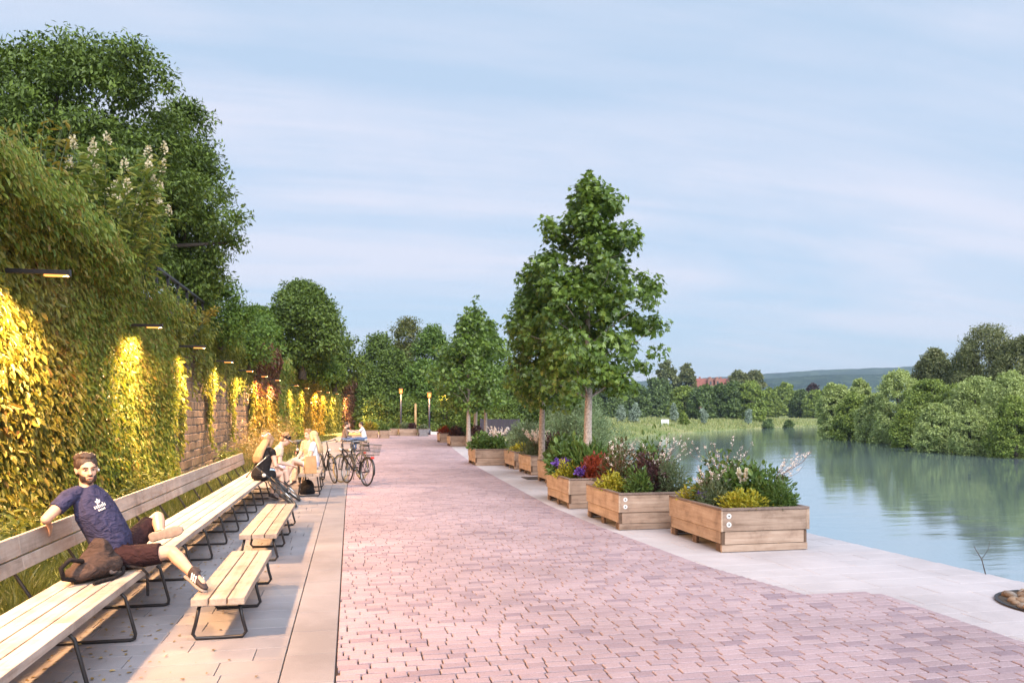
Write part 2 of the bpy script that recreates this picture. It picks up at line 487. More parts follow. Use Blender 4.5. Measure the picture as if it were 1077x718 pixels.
c = mixc(nt, .6, c, ramp(nt, f3, [(.3, (.5,.5,.5)), (.65, (1.15,1.15,1.1))]), 'MULTIPLY')
nt.links.new(c, b.inputs['Base Color']); b.inputs['Roughness'].default_value = .95; b.inputs['Specular IOR Level'].default_value = .1
bump(nt, b, f3, .6, .05)
tag(mobj('ground', np_mesh('ground', np.stack([X, Y, Z], -1).reshape(-1, 3), Fg, True), m), kind='structure')

# ---------------------------------------------------------------- river
m, nt, b, out = new_mat('river_water')
v = coords(nt, (.055, .16, 1), rot=(0, 0, rad(-12)))
w1 = noise(nt, v, 2.2, 3, .5, .6)
w2 = noise(nt, coords(nt, (.5, 1.6, 1), rot=(0, 0, rad(-20))), 1.3, 4, .55, .4)
w3 = noise(nt, coords(nt, (.02, .05, 1)), 1.0, 2, .5)
b.inputs['Base Color'].default_value = (.41, .54, .60, 1); b.inputs['Metallic'].default_value = .78
nt.links.new(ramp(nt, w3, [(.35, (.03,.03,.03)), (.65, (.09,.09,.09))]), b.inputs['Roughness'])
b.inputs['IOR'].default_value = 4.6; b.inputs['Specular IOR Level'].default_value = .5
bump(nt, b, mathn(nt, 'ADD', w1, mathn(nt, 'MULTIPLY', w2, .3)), .15, .12)
mb = MB(); mb.add([(5.5,-60,-1.9),(420,-60,-1.9),(420,300,-1.9),(5.5,300,-1.9)], [(0,1,2,3)])
tag(mb.build('river', m), kind='structure')

# ---------------------------------------------------------------- embankment behind the wall and hills far off
ye = np.arange(-14, 112, 2.0); se = np.array([0, .5, 1.5, 3, 5, 8, 12, 18, 30, 60, 120])
V = []
for y in ye:
    for s in se:
        fade = 1.0 if y < 84 else max(0, 1-(y-84)/26)
        V.append((float(xw(min(y, 84)))-.2-s, y, (4.2 + .07*min(s, 40))*fade - .1 + .12*math.sin(y*.7+s*1.3)))
idx = np.arange(len(V)).reshape(len(ye), len(se))
Fe = np.stack([idx[:-1,:-1], idx[1:,:-1], idx[1:,1:], idx[:-1,1:]], -1).reshape(-1, 4)
M_soil = plain('dark_soil', (.06, .055, .025), .95, var=.5, vscale=8)
tag(mobj('embankment', np_mesh('embankment', V, Fe), M_soil), kind='structure')

m_h, nt, b, out = new_mat('wooded_hill')
v = coords(nt); f = noise(nt, v, .012, 6, .7); f2 = noise(nt, v, .05, 4, .7)
c = ramp(nt, mathn(nt, 'ADD', mathn(nt, 'MULTIPLY', f, .6), mathn(nt, 'MULTIPLY', f2, .4)), [(.40, (.008,.022,.022)), (.5, (.025,.05,.04)), (.58, (.06,.085,.05))])
nt.links.new(c, b.inputs['Base Color']); b.inputs['Roughness'].default_value = 1.0; b.inputs['Specular IOR Level'].default_value = 0
bump(nt, b, f2, 1.0, 14)
def ridge(name, dist, prof, depth, seed):
    """a long wooded ridge; prof = (px, py of skyline)"""
    rng = np.random.default_rng(seed); V = []; n = 260
    pxs = np.linspace(prof[0][0], prof[-1][0], n); pys = np.interp(pxs, [p[0] for p in prof], [p[1] for p in prof])
    rag = rng.normal(size=n)*.35
    K = [(-1.0, 0.0), (-.75, .28), (-.5, .55), (-.28, .8), (-.1, .96), (0, 1.0), (.3, .9), (1, 0)]
    for i in range(n):
        h = zat(pys[i]+rag[i]*.5, dist)
        for k, g in K:
            dd = dist + k*depth*(1+.15*math.sin(i*.11+seed)); x, y = pd(pxs[i], dd)
            V.append((x, y, -4 + (h+4)*g + (wob(np.array(x), np.array(y), .01, seed)*h*.12 if 0 < g < 1 else 0)))
    idx = np.arange(n*len(K)).reshape(n, len(K))
    Fh = np.stack([idx[:-1,:-1], idx[1:,:-1], idx[1:,1:], idx[:-1,1:]], -1).reshape(-1, 4)
    return tag(mobj(name, np_mesh(name, V, Fh, True), m_h), kind='structure')
ridge('hills', 2900, [(300,425),(560,404),(700,400),(790,394),(860,389),(930,386.5),(1000,386),(1150,390),(1400,405)], 700, 3)
ridge('hills', 1900, [(600,432),(700,412),(770,402),(810,398),(870,394),(950,393),(1050,396),(1250,410),(1400,425)], 450, 5)

hz = MB(); hz.box(-2200, 3600, -300, 4300, -6, 260)
m, nt, b, out = new_mat('thin_air')
nt.nodes.remove(b)
pv = nt.nodes.new('ShaderNodeVolumePrincipled'); pv.inputs['Color'].default_value = (.70, .87, 1.0, 1); pv.inputs['Density'].default_value = .00018; pv.inputs['Anisotropy'].default_value = .2
nt.links.new(pv.outputs[0], out.inputs['Volume'])
HAZE = hz.build('haze', m); tag(HAZE, kind='stuff')

# ================================================================ retaining wall
M_mortar = plain('pale_mortar', (.56, .51, .46), .95, var=.2, vscale=25)
M_block = stone('sandstone_blocks', [(.10,.075,.065),(.19,.14,.115),(.14,.11,.10),(.25,.19,.15),(.12,.095,.09),(.21,.16,.125)], .85, 60, 2.0, .5, bmp=.6)
wall = thing('retaining_wall', 'tall wall of dark squared stone blocks with pale joints behind the benches', 'wall', (float(xw(20)), 20, 0))
mb = MB(); yy = np.arange(2, 84.1, 2)
ring = [[(float(xw(y)), y), (float(xw(y))-.5, y)] for y in yy]
poly = [(r[0][0]-.035, r[0][1]) for r in ring] + [(r[1][0], r[1][1]) for r in ring[::-1]]
o = mb.prism(poly, -.3, WALLH).build('mortar_core', M_mortar); o.parent = wall; o.location = (-wall.location.x, -20, 0)
rng = random.Random(4); V = []; n = 0
z = -.05
while z < WALLH-.02:
    h = rng.uniform(.2, .3); h = min(h, WALLH-z); y = 2 - rng.random()*.4
    while y < 84:
        l = rng.uniform(.28, .68); p = rng.uniform(-.014, .022)
        g = .013; yb, yt, zb, zt = y+g, y+l-g, z+g, z+h-g
        for dx, bv in ((-.06, 0), (-.012+p, 0), (p, .018)):
            for (a, c2) in ((yb+bv, zb+bv), (yt-bv, zb+bv), (yt-bv, zt-bv), (yb+bv, zt-bv)):
                V.append((float(xw(a))+dx, a+rng.uniform(-.004,.004), c2+rng.uniform(-.005,.005)))
        n += 1; y += l
    z += h
F = [(lv+k, lv+(k+1) % 4, lv+4+(k+1) % 4, lv+4+k) for lv in (0, 4) for k in range(4)] + [(8,9,10,11)]
Fb = ((np.arange(n)*12)[:, None, None] + np.array(F)[None]).reshape(-1, 4)
o = mobj('stone_face', np_mesh('stone_face', V, Fb), M_block, wall); o.location = (-wall.location.x, -20, 0)

# rainwater pipe on the wall and railing above it
M_pipe = plain('zinc_pipe', (.36, .36, .38), .4, .8, var=.1)
M_steel = plain('dark_steel', (.028, .025, .027), .45, .6, var=.2, vscale=40)
xp = float(xw(20.9))+.1
dp = thing('downpipe', 'grey metal rainwater pipe running down the stone wall', 'pipe', (xp, 20.9, 0))
MB().tube([(0,0,.02),(0,0,2.35)], .05, 10).build('pipe', M_pipe, dp, True)
mb = MB(); mb.box(-.09,.09,-.09,.09,2.3,3.0); mb.build('pipe_box', M_steel, dp, bevel=.01)
rl = thing('railing', 'dark metal railing with slim posts on top of the overgrown wall', 'railing', (-4.42, 22, WALLH))
for k in range(6):
    MB().box(-.03,.03,-2.6+k*1.15-.03,-2.6+k*1.15+.03,-.2,.75).build('post', M_steel, rl)
MB().box(-.04,.04,-2.7,3.3,.753,.81).build('rail', M_steel, rl)

# ================================================================ lamps on the wall
M_glow = emit('warm_lamp_glow', (1.0, .35, .075), 1.9)
LAMP_COL = (1.0, .54, .23)
lamps = [(5.0,-3.62),(10.37,-3.64),(16.3,-3.9),(21.2,-3.95),(27,-4.08),(32.8,-4.12),(37.3,-4.03),(41.5,-3.8),(49.7,-3.42),(54.3,-3.05),(62,-2.55),(65.5,-1.98),(70,-1.32),(76,-.35)]
lamp_lab = ['slim dark wall lamp outside the picture above the near end of the bench',
 'largest slim bar lamp sticking out of golden leaves above the man on the bench',
 'second bar lamp along the wall, over a bright yellow streak of creeper',
 'bar lamp just above the grey rainwater pipe',
 'bar lamp over the first lit stripe of bare stone wall',
 'bar lamp over the second lit stripe of bare stone wall',
 'bar lamp where the bare stone ends and the maroon creeper begins',
 'small bar lamp under the maroon part of the creeper']
proto = None
for i, (y, x) in enumerate(lamps):
    lab = lamp_lab[i] if i < len(lamp_lab) else 'tiny lit bar lamp far along the creeper wall near its end'
    if proto is None:
        t = thing('wall_lamp', lab, 'wall lamp', (x+.13, y, 3.45), 0, 'lamps along the overgrown wall'); proto = t
        MB().box(-.75,.16,-.03,.03,-.028,.028).build('arm', M_steel, t, bevel=.004)
        MB().box(-.115,.145,-.026,.026,-.050,-.0285).build('light_strip', M_glow, t)
        MB().box(.161,.172,-.036,.036,-.045,.04).build('end_plate', M_steel, t)
        li = bpy.data.lights.new('lamp_light', 'AREA'); li.shape = 'RECTANGLE'; li.size = .24; li.size_y = .06; li.energy = 660; li.color = LAMP_COL; li.spread = rad(168)
        lo = bpy.data.objects.new('lamp_light', li); lo.location = (.05, 0, -.06); lo.rotation_euler = (0, rad(-13), 0); link(lo, t)
    else:
        t = copy_tree(proto); t.location = (x+.13, y, 3.45); t['label'] = lab
# ================================================================ foliage kinds
G = dict
F_CREEP_GOLD = foliage('creeper_bronze', [(0.067,0.099,0.016),(0.142,0.164,0.026),(0.171,0.152,0.029),(0.227,0.234,0.042),(0.162,0.082,0.026),(0.190,0.210,0.042)], .35, .9)
F_CREEP = foliage('creeper_olive', [(0.069,0.143,0.024),(0.152,0.218,0.035),(0.221,0.260,0.048),(0.194,0.143,0.035),(0.138,0.226,0.039)], .35, .8)
F_CREEP_GREEN = foliage('creeper_green', [(0.061,0.097,0.019),(0.121,0.152,0.025),(0.207,0.207,0.036),(0.103,0.123,0.025)], .35, .8)
F_CREEP_RED = foliage('creeper_maroon', [(0.062,0.075,0.019),(0.112,0.037,0.031),(0.150,0.062,0.037),(0.138,0.112,0.031),(0.088,0.037,0.031)], .3, .8)
F_CREEP_YEL = foliage('creeper_yellow_green', [(0.120,0.125,0.023),(0.226,0.188,0.033),(0.300,0.213,0.040),(0.166,0.150,0.024)], .35, .6)
F_DARK = foliage('dark_leaves', [(0.043,0.074,0.016),(0.085,0.133,0.021),(0.139,0.196,0.031),(0.108,0.150,0.028)], .25, .55)
F_MID = foliage('mid_leaves', [(0.051,0.098,0.019),(0.096,0.169,0.026),(0.147,0.224,0.036),(0.114,0.179,0.029)], .3, .5)
F_GUM = foliage('sweetgum_leaves', [(0.045,0.086,0.015),(0.084,0.146,0.023),(0.129,0.201,0.030),(0.169,0.237,0.040),(0.087,0.153,0.025)], .3, .9, .35, .5)
F_WARM = foliage('warm_leaves', [(0.075,0.106,0.025),(0.125,0.150,0.037),(0.163,0.150,0.044),(0.100,0.125,0.031)], .3, .5)
F_WILLOW = foliage('willow_leaves', [(0.108,0.166,0.079),(0.172,0.237,0.115),(0.230,0.287,0.159),(0.144,0.201,0.093)], .3, .5)
F_FARDARK = foliage('far_dark_leaves', [(0.052,0.087,0.029),(0.090,0.142,0.040),(0.130,0.178,0.047),(0.106,0.150,0.042)], .22, .12)
F_FARMID = foliage('far_mid_leaves', [(0.124,0.183,0.037),(0.194,0.263,0.051),(0.262,0.320,0.063),(0.220,0.274,0.057)], .25, .12)
F_FAROLIVE = foliage('far_olive_leaves', [(0.099,0.124,0.045),(0.149,0.174,0.058),(0.197,0.197,0.083),(0.149,0.164,0.066)], .25, .12)
F_FARWILLOW = foliage('far_willow_leaves', [(0.214,0.287,0.097),(0.320,0.395,0.132),(0.414,0.468,0.177),(0.268,0.347,0.115)], .25, .14)
F_SILVER = foliage('silver_leaves', [(0.204,0.264,0.204),(0.288,0.348,0.276),(0.240,0.300,0.228)], .25, .4)
F_PURPLE = foliage('purple_leaves', [(0.037,0.022,0.027),(0.062,0.031,0.037),(0.088,0.044,0.050)], .2, .2)
M_BARK = plain('grey_bark', (.34, .275, .23), .9, var=.45, vscale=22, bmp=.8)
M_DBARK = plain('dark_bark', (.07, .055, .045), .9, var=.4, vscale=14, bmp=.8)

# ================================================================ trees
PROF = {
 'round': lambda t: np.sqrt(np.clip(1-(2*t-1)**2, 0, 1))**.8*(1.05-.15*t),
 'dome': lambda t: np.sqrt(np.clip(1-t**2.2, 0, 1))*(.86+.14*np.minimum(1, t*5)),
 'gum': lambda t: np.interp(t, [0,.08,.22,.36,.5,.65,.8,.92,1], [.74,.90,1,1,.90,.74,.55,.38,.15]),
 'cone': lambda t: np.minimum(1, .6+t*3)*np.clip(1-t, 0, 1)**.8,
 'col': lambda t: np.clip(np.sin(np.pi*np.clip(t*.86+.12, 0, 1)), 0, 1)**.6,
}
def tree(name, label, cat, base, H, Rc, prof='round', cb=.2, nclump=120, lpc=60, cr=.6, ll=.14, lw=.6, mat=None, bark=None, tr=.15, seed=1,
         uneven=.22, limbs=18, group=None, kind='quad', flat=.7, droop=.25, edge=.42, crown_name='crown', upsweep=.0, sx=1.0, spire=0, form=1.0, lobes=0, pull=.32):
    rng = np.random.default_rng(seed); bx, by, bz = base
    root = thing(name, label, cat, (bx, by, bz), 0, group)
    ph = rng.uniform(0, 6.28, 6); f = PROF[prof]; hb = H*cb; ch = H-hb
    t = rng.random(nclump*6); keep = rng.random(len(t)) < (f(t)+.08)
    t = t[keep][:nclump]; n = len(t)
    a = rng.uniform(0, 2*np.pi, n)
    lob = 1 + uneven*(np.sin(2*a+ph[0]+3*t)+.7*np.sin(3*a+ph[1]-6*t)+.6*np.sin(5*a+ph[2]+10*t))/1.4
    rr = np.maximum(0, Rc*f(t)*lob - cr*.45)*rng.random(n)**edge
    C = np.stack([rr*np.cos(a)*sx, rr*np.sin(a), hb + t*ch + rng.normal(size=n)*.04*ch*.3], 1)
    C[:, 2] = np.minimum(C[:, 2], H-cr*flat*.6)
    if lobes:
        K = C[rng.choice(n, min(lobes, n), replace=False)]
        D = np.linalg.norm(C[:, None, :]-K[None], axis=2); C = C + pull*(K[D.argmin(1)]-C)
        big = np.linalg.norm(K-np.array([0, 0, hb+ch*.4]), axis=1)
        C = np.array([0, 0, hb+ch*.4]) + (C-np.array([0, 0, hb+ch*.4]))*(1+.045*np.clip(rng.normal(size=len(K)), -1.5, 1.5))[D.argmin(1)][:, None]*1.03
        C[:, 2] = np.clip(C[:, 2], .05, H-cr*flat*.5)
    cs = cr*rng.uniform(.6, 1.35, n)
    if spire:
        C = np.vstack([C, [[rng.normal()*.05, rng.normal()*.05, H-cr*.5+i*.28] for i in range(spire)]]); cs = np.concatenate([cs, np.full(spire, cr*.55)])
        n = len(C)
    cnt = np.maximum(6, (lpc*(cs/cr)**2).astype(int))
    ci = np.repeat(np.arange(n), cnt); N = len(ci)
    d = rdirs(rng, N); rho = rng.random(N)**.55
    P = C[ci] + d*(rho*cs[ci])[:, None]*np.array([1, 1, flat])
    out = P - np.array([0, 0, hb+ch*.35]); out = nrm(out)
    Nn = out*.45 + d*(.5+.35*form) + np.array([0, 0, .5]) + rng.normal(size=(N, 3))*(.45-.17*form)
    A = rng.normal(size=(N, 3)) + out*.35 + d*.5 + np.array([0, 0, -droop*2])
    L = ll*rng.uniform(.6, 1.3, N)
    mobj(crown_name, leaf_mesh(crown_name, P, A, Nn, L, lw, kind), mat, root)
    mb = MB(); tp = [(0, 0, -.3)]; rd_ = [tr*1.25]
    top = H*.9
    for k in range(1, 9):
        z = top*k/8; w = .02*H*(k/8)
        tp.append((rng.normal()*w*.35, rng.normal()*w*.35, z)); rd_.append(max(tr*(1-k/8.6)**.8, .012))
    mb.tube(tp, rd_, 9)
    tp = np.array(tp)
    for k in rng.choice(n, min(limbs, n), replace=False):
        c = C[k]; z0 = max(hb*.94, min(c[2]-(.25+.3*upsweep)*np.hypot(c[0], c[1])-.2*rng.random(), top*.92))
        p0 = np.array([np.interp(z0, tp[:, 2], tp[:, 0]), np.interp(z0, tp[:, 2], tp[:, 1]), z0]); r0 = max(.008, tr*(1-z0/(top*1.08))*(.3 if upsweep else .55))
        m1 = p0 + (c-p0)*.4 + np.array([0, 0, .05*np.hypot(*c[:2])]); m2 = p0 + (c-p0)*.75 + rng.normal(size=3)*.05
        mb.tube([p0, m1, m2, c], [r0, r0*.7, r0*.45, r0*.2], 5, cap=False)
    mb.build('trunk', bark or M_DBARK, root, True)
    return root

def ptree(px, top, hw, d, gz, label, mat, name='leafy_tree', cat='tree', **k):
    x, y = pd(px, d); H = zat(top, d)-gz; Rc = hw/FPX*d
    return tree(name, label, cat, (x, y, gz), H, Rc, mat=mat, **k)

# --- young sweetgums between the planters
SG = 'young trees planted along the promenade'
k_ = dict(prof='gum', mat=F_GUM, bark=M_BARK, kind='star', lw=.95, flat=.75, droop=.2, group=SG, edge=.45, uneven=.3, upsweep=1.0, name='young_tree', cat='tree')
tree(label='tallest young tree with pale trunk rising behind the red-leaved planter', base=(5.05,16.25,0), H=6.75, Rc=1.45, cb=.325, nclump=265, lpc=56, cr=.27, ll=.115, tr=.105, seed=11, limbs=50, spire=2, **k_)
tree(label='second tallest young tree, trunk standing free in front of two wooden planters', base=(5.04,20.4,0), H=5.75, Rc=1.22, cb=.335, nclump=200, lpc=54, cr=.28, ll=.115, tr=.1, seed=23, limbs=34, spire=2, **k_)
tree(label='small young tree farthest left in the row, slim spire above its crown', base=(5.8,38.9,0), H=6.6, Rc=1.8, cb=.30, nclump=170, lpc=40, cr=.36, ll=.16, tr=.12, seed=31, limbs=20, spire=3, **k_)
tree(label='young tree in the middle of the far group of three, tallest spire of them', base=(6.75,42.6,0), H=7.5, Rc=1.9, cb=.28, nclump=180, lpc=40, cr=.36, ll=.16, tr=.12, seed=37, limbs=20, spire=4, **k_)
tree(label='farthest young tree, its trunk in front of the dark slatted fence', base=(7.9,46.0,0), H=7.2, Rc=2.2, cb=.30, nclump=190, lpc=40, cr=.38, ll=.17, tr=.12, seed=41, limbs=20, **k_)
mb = MB(); mb.box(4.55,5.6,20.0,20.8,.001,.006)
tag(mb.build('tree_grate', M_steel), 'flat dark metal tree plate at the foot of the free standing trunk', 'tree grate')

# --- trees on the bank above the wall
k_ = dict(prof='round', kind='quad', limbs=26)
GW = 'trees above the overgrown wall'
x, y = pd(92, 21)
tree('ash_tree', 'huge dark green ash tree towering over the overgrown wall', 'tree', (x-.75, y, 4.3), zat(56, 21)-4.3, 3.7, mat=F_DARK, nclump=560, lpc=190, cr=.56, ll=.14, lw=.46, tr=.28, seed=51, cb=.1, group=GW, edge=.34, uneven=.28, flat=.62, droop=.45, lobes=34, pull=.2, **k_)
x, y = pd(-75, 20)
tree('ash_tree', 'ash tree cut by the left picture edge beside the huge one', 'tree', (x, y, 4.3), zat(45, 20)-4.3, 3.2, mat=F_DARK, nclump=260, lpc=140, cr=.62, ll=.15, lw=.42, tr=.25, seed=53, cb=.12, group=GW, uneven=.25, flat=.6, **k_)
x, y = pd(196, 24)
tree('ash_tree', 'lower side growth of dark leaves hanging right of the huge ash', 'tree', (x-.1, y, 4.3), zat(112, 24)-4.3, 1.45, mat=F_DARK, nclump=240, lpc=120, cr=.5, lobes=14, pull=.18, ll=.16, lw=.42, tr=.1, seed=57, cb=.05, group=GW, uneven=.3, flat=.6, **{**k_, 'limbs': 0})
x, y = pd(232, 26.5)
tree('leafy_shrub', 'bright green shrub behind the dark railing on the wall', 'shrub', (x, y, 4.2), zat(298, 26.5)-4.2, 1.15, mat=F_MID, nclump=90, lpc=80, cr=.42, ll=.13, lw=.5, tr=.05, seed=59, cb=.02, group=GW, **k_)
x, y = pd(262, 33)
tree('leafy_shrub', 'mid green shrub right of the railing, above bare stone', 'shrub', (x, y, 3.9), zat(330, 33)-3.9, 1.5, mat=F_MID, nclump=80, lpc=70, cr=.5, ll=.15, lw=.5, tr=.06, seed=60, cb=.02, group=GW, **k_)
ptree(318, 296, 42, 50, 4.2, 'round topped green tree standing over the maroon creeper', F_DARK, cb=.1, nclump=330, lpc=100, cr=.62, ll=.21, lw=.55, tr=.22, seed=61, edge=.3, lobes=18, pull=.16, group=GW, **k_)
ptree(272, 322, 28, 48, 4.2, 'lower grey green tree left of the round topped tree', F_MID, cb=.1, nclump=110, lpc=70, cr=.6, ll=.24, lw=.5, tr=.16, seed=63, group=GW, **k_)
ptree(352, 352, 30, 58, 3.6, 'sloping dark tree right of the round topped tree', F_DARK, cb=.05, nclump=110, lpc=70, cr=.7, ll=.28, lw=.5, tr=.16, seed=65, group=GW, **k_)
ptree(330, 372, 34, 52, 4.0, 'low pale green bush just over the far creeper', F_MID, cb=.02, nclump=70, lpc=60, cr=.6, ll=.24, lw=.5, tr=.1, seed=67, group=GW, **k_)
GB = 'trees closing the end of the promenade'
for px, top, hw, d, lab, mt, sd in [
  (398, 352, 27, 90, 'dark tree right behind the far end of the creeper wall', F_DARK, 71), (432, 341, 28, 96, 'broad tree with a brownish top behind the lit lamp posts', F_WARM, 72),
  (456, 346, 26, 90, 'mid green tree behind the right pair of lamp posts', F_MID, 73), (415, 374, 26, 84, 'blue green tree filling the space behind the first lamp post', F_DARK, 74),
  (448, 384, 30, 82, 'large low tree right behind the wooden pole', F_MID, 75), (386, 392, 20, 82, 'small dark tree beside the reddish end of the creeper', F_DARK, 76),
  (480, 372, 26, 84, 'dark tree behind the left edge of the far young trees', F_DARK, 77), (505, 388, 30, 92, 'dark tree seen between the far young trunks', F_DARK, 78),
  (545, 384, 30, 88, 'dark tree behind the second tallest young tree', F_DARK, 79), (585, 392, 30, 80, 'dark tree left of the tallest young trunk', F_DARK, 80)]:
    ptree(px, top-5, hw*1.08, d, 0, lab, mt, cb=.02, nclump=260, lpc=80, cr=.95, ll=.30, lw=.6, tr=.22, seed=sd, group=GB, edge=.22, uneven=.2, lobes=16, pull=.14, **{**k_, 'limbs': 12, 'prof': 'dome'})
for px, top, hw, d, lab, sd in [(400, 416, 18, 76, 'dark low bush under the trees beside the creeper end', 85), (432, 418, 20, 76, 'dark low bush behind the middle end planters', 86), (470, 412, 22, 74, 'dark low bush behind the third lamp post', 87), (530, 420, 24, 66, 'dark bush behind the slatted fence', 88), (500, 414, 22, 74, 'dark bush at the far end right of the path', 89)]:
    ptree(px, top, hw, d, -.1, lab, F_DARK, name='dark_bush', cat='bush', cb=.01, nclump=70, lpc=60, cr=.6, ll=.26, lw=.55, tr=.08, seed=sd, group='dark bushes at the end of the path', **{**k_, 'limbs': 5, 'prof': 'dome'})

# --- willow on the bank and its neighbours
x, y = pd(606, 31)
tree('willow_shrub', 'big soft grey green willow shrub on the bank behind the planters', 'shrub', (x, y, -1.3), zat(419, 31)+1.3, 2.15, prof='dome', mat=F_WILLOW, nclump=200, lpc=120, cr=.42, ll=.15, lw=.2, tr=.06, seed=91, cb=.02, limbs=22, kind='quad', droop=-.3, uneven=.15)
x, y = pd(546, 33)
tree('willow_shrub', 'smaller pale willow shrub left of the big one behind the far planters', 'shrub', (x, y, -.6), zat(447, 33)+.6, .8, prof='dome', mat=F_WILLOW, nclump=60, lpc=70, cr=.32, ll=.14, lw=.22, tr=.04, seed=92, cb=.02, limbs=8, kind='quad', droop=-.3)
x, y = pd(640, 40)
tree('willow_shrub', 'low willow shrub sloping to the water right of the big one', 'shrub', (x, y, -1.9), zat(462, 40)+1.9, 1.3, prof='dome', mat=F_WILLOW, nclump=60, lpc=70, cr=.4, ll=.17, lw=.22, tr=.04, seed=93, cb=.02, limbs=8, kind='quad', droop=-.3)

# --- far left bank
GF = 'trees on the far meadow bank'
far = [ # px, top, half width, depth, label, material, seed
 (668,404,16,240,'dark tree right of the tallest young tree crown, above the meadow',F_FARDARK),(690,398,20,255,'broad dark tree at the left end of the far tree line',F_FARDARK),
 (701,378,15,300,'tallest olive tree at the left end of the far tree line',F_FAROLIVE),(723,382,12,300,'olive tree standing just left of the red roof',F_FAROLIVE),
 (719,407,17,215,'rounded mid green tree left below the red roof',F_FARMID),(742,405,18,210,'dark tree right below the red roof',F_FARDARK),
 (757,405,18,212,'second dark tree below the right half of the red roof',F_FARDARK),(772,401,17,208,'darkest broad tree right of the roof',F_FARDARK),
 (777,389,16,290,'tall olive tree rising behind the darkest broad tree',F_FAROLIVE),(792,390,16,292,'tall olive tree with the long sloping right side',F_FAROLIVE),
 (789,402,15,206,'lighter green tree right of the darkest broad tree',F_FARMID),(808,408,12,280,'small mid green tree at the foot of the hills',F_FARMID),
 (826,404,14,320,'mid green tree below the middle of the hills',F_FARMID),(842,411,11,270,'low dark green tree left of the purple one',F_FARDARK),(856,412,12,262,'low mid green tree in front of the purple one',F_FARMID),(855,405,11,340,'dark purple tree at the foot of the hills',F_PURPLE),
 (640,408,18,230,'dark tree seen through the tallest young tree',F_FARDARK),(610,408,20,220,'dark tree behind the big willow shrub',F_FARDARK),(870,408,12,330,'mid green tree seen left of the opposite bank willows',F_FARMID)]
for i, (px, top, hw, d, lab, mt) in enumerate(far):
    ptree(px, top, hw*1.05, d, -.3, lab, mt, cb=.03, nclump=190, lpc=60, cr=hw/FPX*d*.2, ll=d*.0029, lw=.75, tr=.35, seed=101+i, group=GF, prof='dome', limbs=0, uneven=.14, edge=.2, lobes=11, pull=.15)
for i, (px, top, hw, d, lab) in enumerate([(653,426,6,150,'left silver grey sapling of the pair on the meadow'),(667,425,6.5,150,'right silver grey sapling of the pair on the meadow'),(709,425,4,165,'single slim silver sapling right of the white board'),(740,428,3.6,170,'silver sapling in front of the dark trees below the roof'),(787,429,4,180,'silver sapling at the right end of the dark trees')]):
    ptree(px, top, hw, d, -.6, lab, F_SILVER, name='silver_sapling', cat='sapling', cb=.08, nclump=40, lpc=40, cr=hw/FPX*d*.35, ll=.4, lw=.5, tr=.08, seed=131+i, group='silver saplings on the meadow', prof='col', limbs=0)
for i, (px, top, hw, d, gz, lab) in enumerate([(808,441,6,188,-1.8,'dark round bush at the waterline on the far bank'),(830,442.5,4,196,-1.8,'smaller dark bush at the waterline right of the first'),(719,434,4,160,-.8,'small green bush on the meadow near a sapling'),(800,432,5,205,-.4,'low olive bush at the meadow edge')]):
    ptree(px, top, hw, d, gz, lab, F_FARDARK if i < 2 else F_FARMID, name='small_bush', cat='bush', cb=.01, nclump=40, lpc=40, cr=hw/FPX*d*.35, ll=.5, lw=.6, tr=.06, seed=141+i, group='bushes by the far water edge', prof='dome', limbs=0)

# --- opposite bank
GO = 'trees on the opposite bank'
opp = [
 (981,367,20,118,'rounded dark brown green tree peeping over the willows',F_FAROLIVE,-.3),(991,380,17,112,'brownish tree just below the rounded dark one',F_FAROLIVE,-.3),
 (1040,339,38,104,'tallest olive tree of the opposite bank',F_FAROLIVE,-.3),(1076,350,30,98,'olive tree cut by the right picture edge',F_FAROLIVE,-.3),(1015,372,24,108,'olive tree left below the tallest one',F_FAROLIVE,-.3),
 (904,400,14,118,'pale tree behind the leftmost willows',F_FARWILLOW,-1),(879,402,16,112,'grey green willow at the left tip of the opposite bank',F_FARWILLOW,-1.8),
 (900,414,18,104,'yellow green rounded willow near the left tip',F_FARMID,-1.8),(921,415,18,97,'mid willow between the yellow green and the tall pale one',F_FARWILLOW,-1.8),
 (944,390,25,92,'tall pale willow with a domed crown',F_FARWILLOW,-1.5),(980,401,31,84,'wide yellow green willow in the middle of the bank',F_FARMID,-1.5),
 (989,425,21,73,'low willow leaning over the water in the middle',F_FARWILLOW,-1.9),(1026,397,27,76,'large grey green willow right of the middle',F_FARWILLOW,-1.7),
 (1063,391,30,70,'tall grey green willow near the right edge',F_FARWILLOW,-1.7),(1068,418,24,63.5,'lowest rounded willow at the right edge by the water',F_FARMID,-1.9),(1020,432,18,68,'small willow at the waterline below the large grey one',F_FARWILLOW,-1.9),(1120,400,36,66,'willow just outside the right picture edge',F_FARWILLOW,-1.8),(1010,405,22,80,'rounded willow wedged between two larger ones',F_FARMID,-1.6),(952,432,15,82,'low yellow green willow hanging over the bank',F_FARMID,-1.9)]
for i, (px, top, hw, d, lab, mt, gz) in enumerate(opp):
    ptree(px, top, hw*1.12, d, gz, lab, mt, name='bank_willow' if mt is not F_FAROLIVE else 'bank_tree', cb=.015, nclump=330 if mt is not F_FAROLIVE else 420, lpc=78, cr=hw/FPX*d*(.18 if mt is not F_FAROLIVE else .22), ll=d*.0029, lw=.55, tr=.2, seed=161+i, group=GO, prof='dome', limbs=4, uneven=.15, edge=.18, flat=.8, lobes=14, pull=.17)

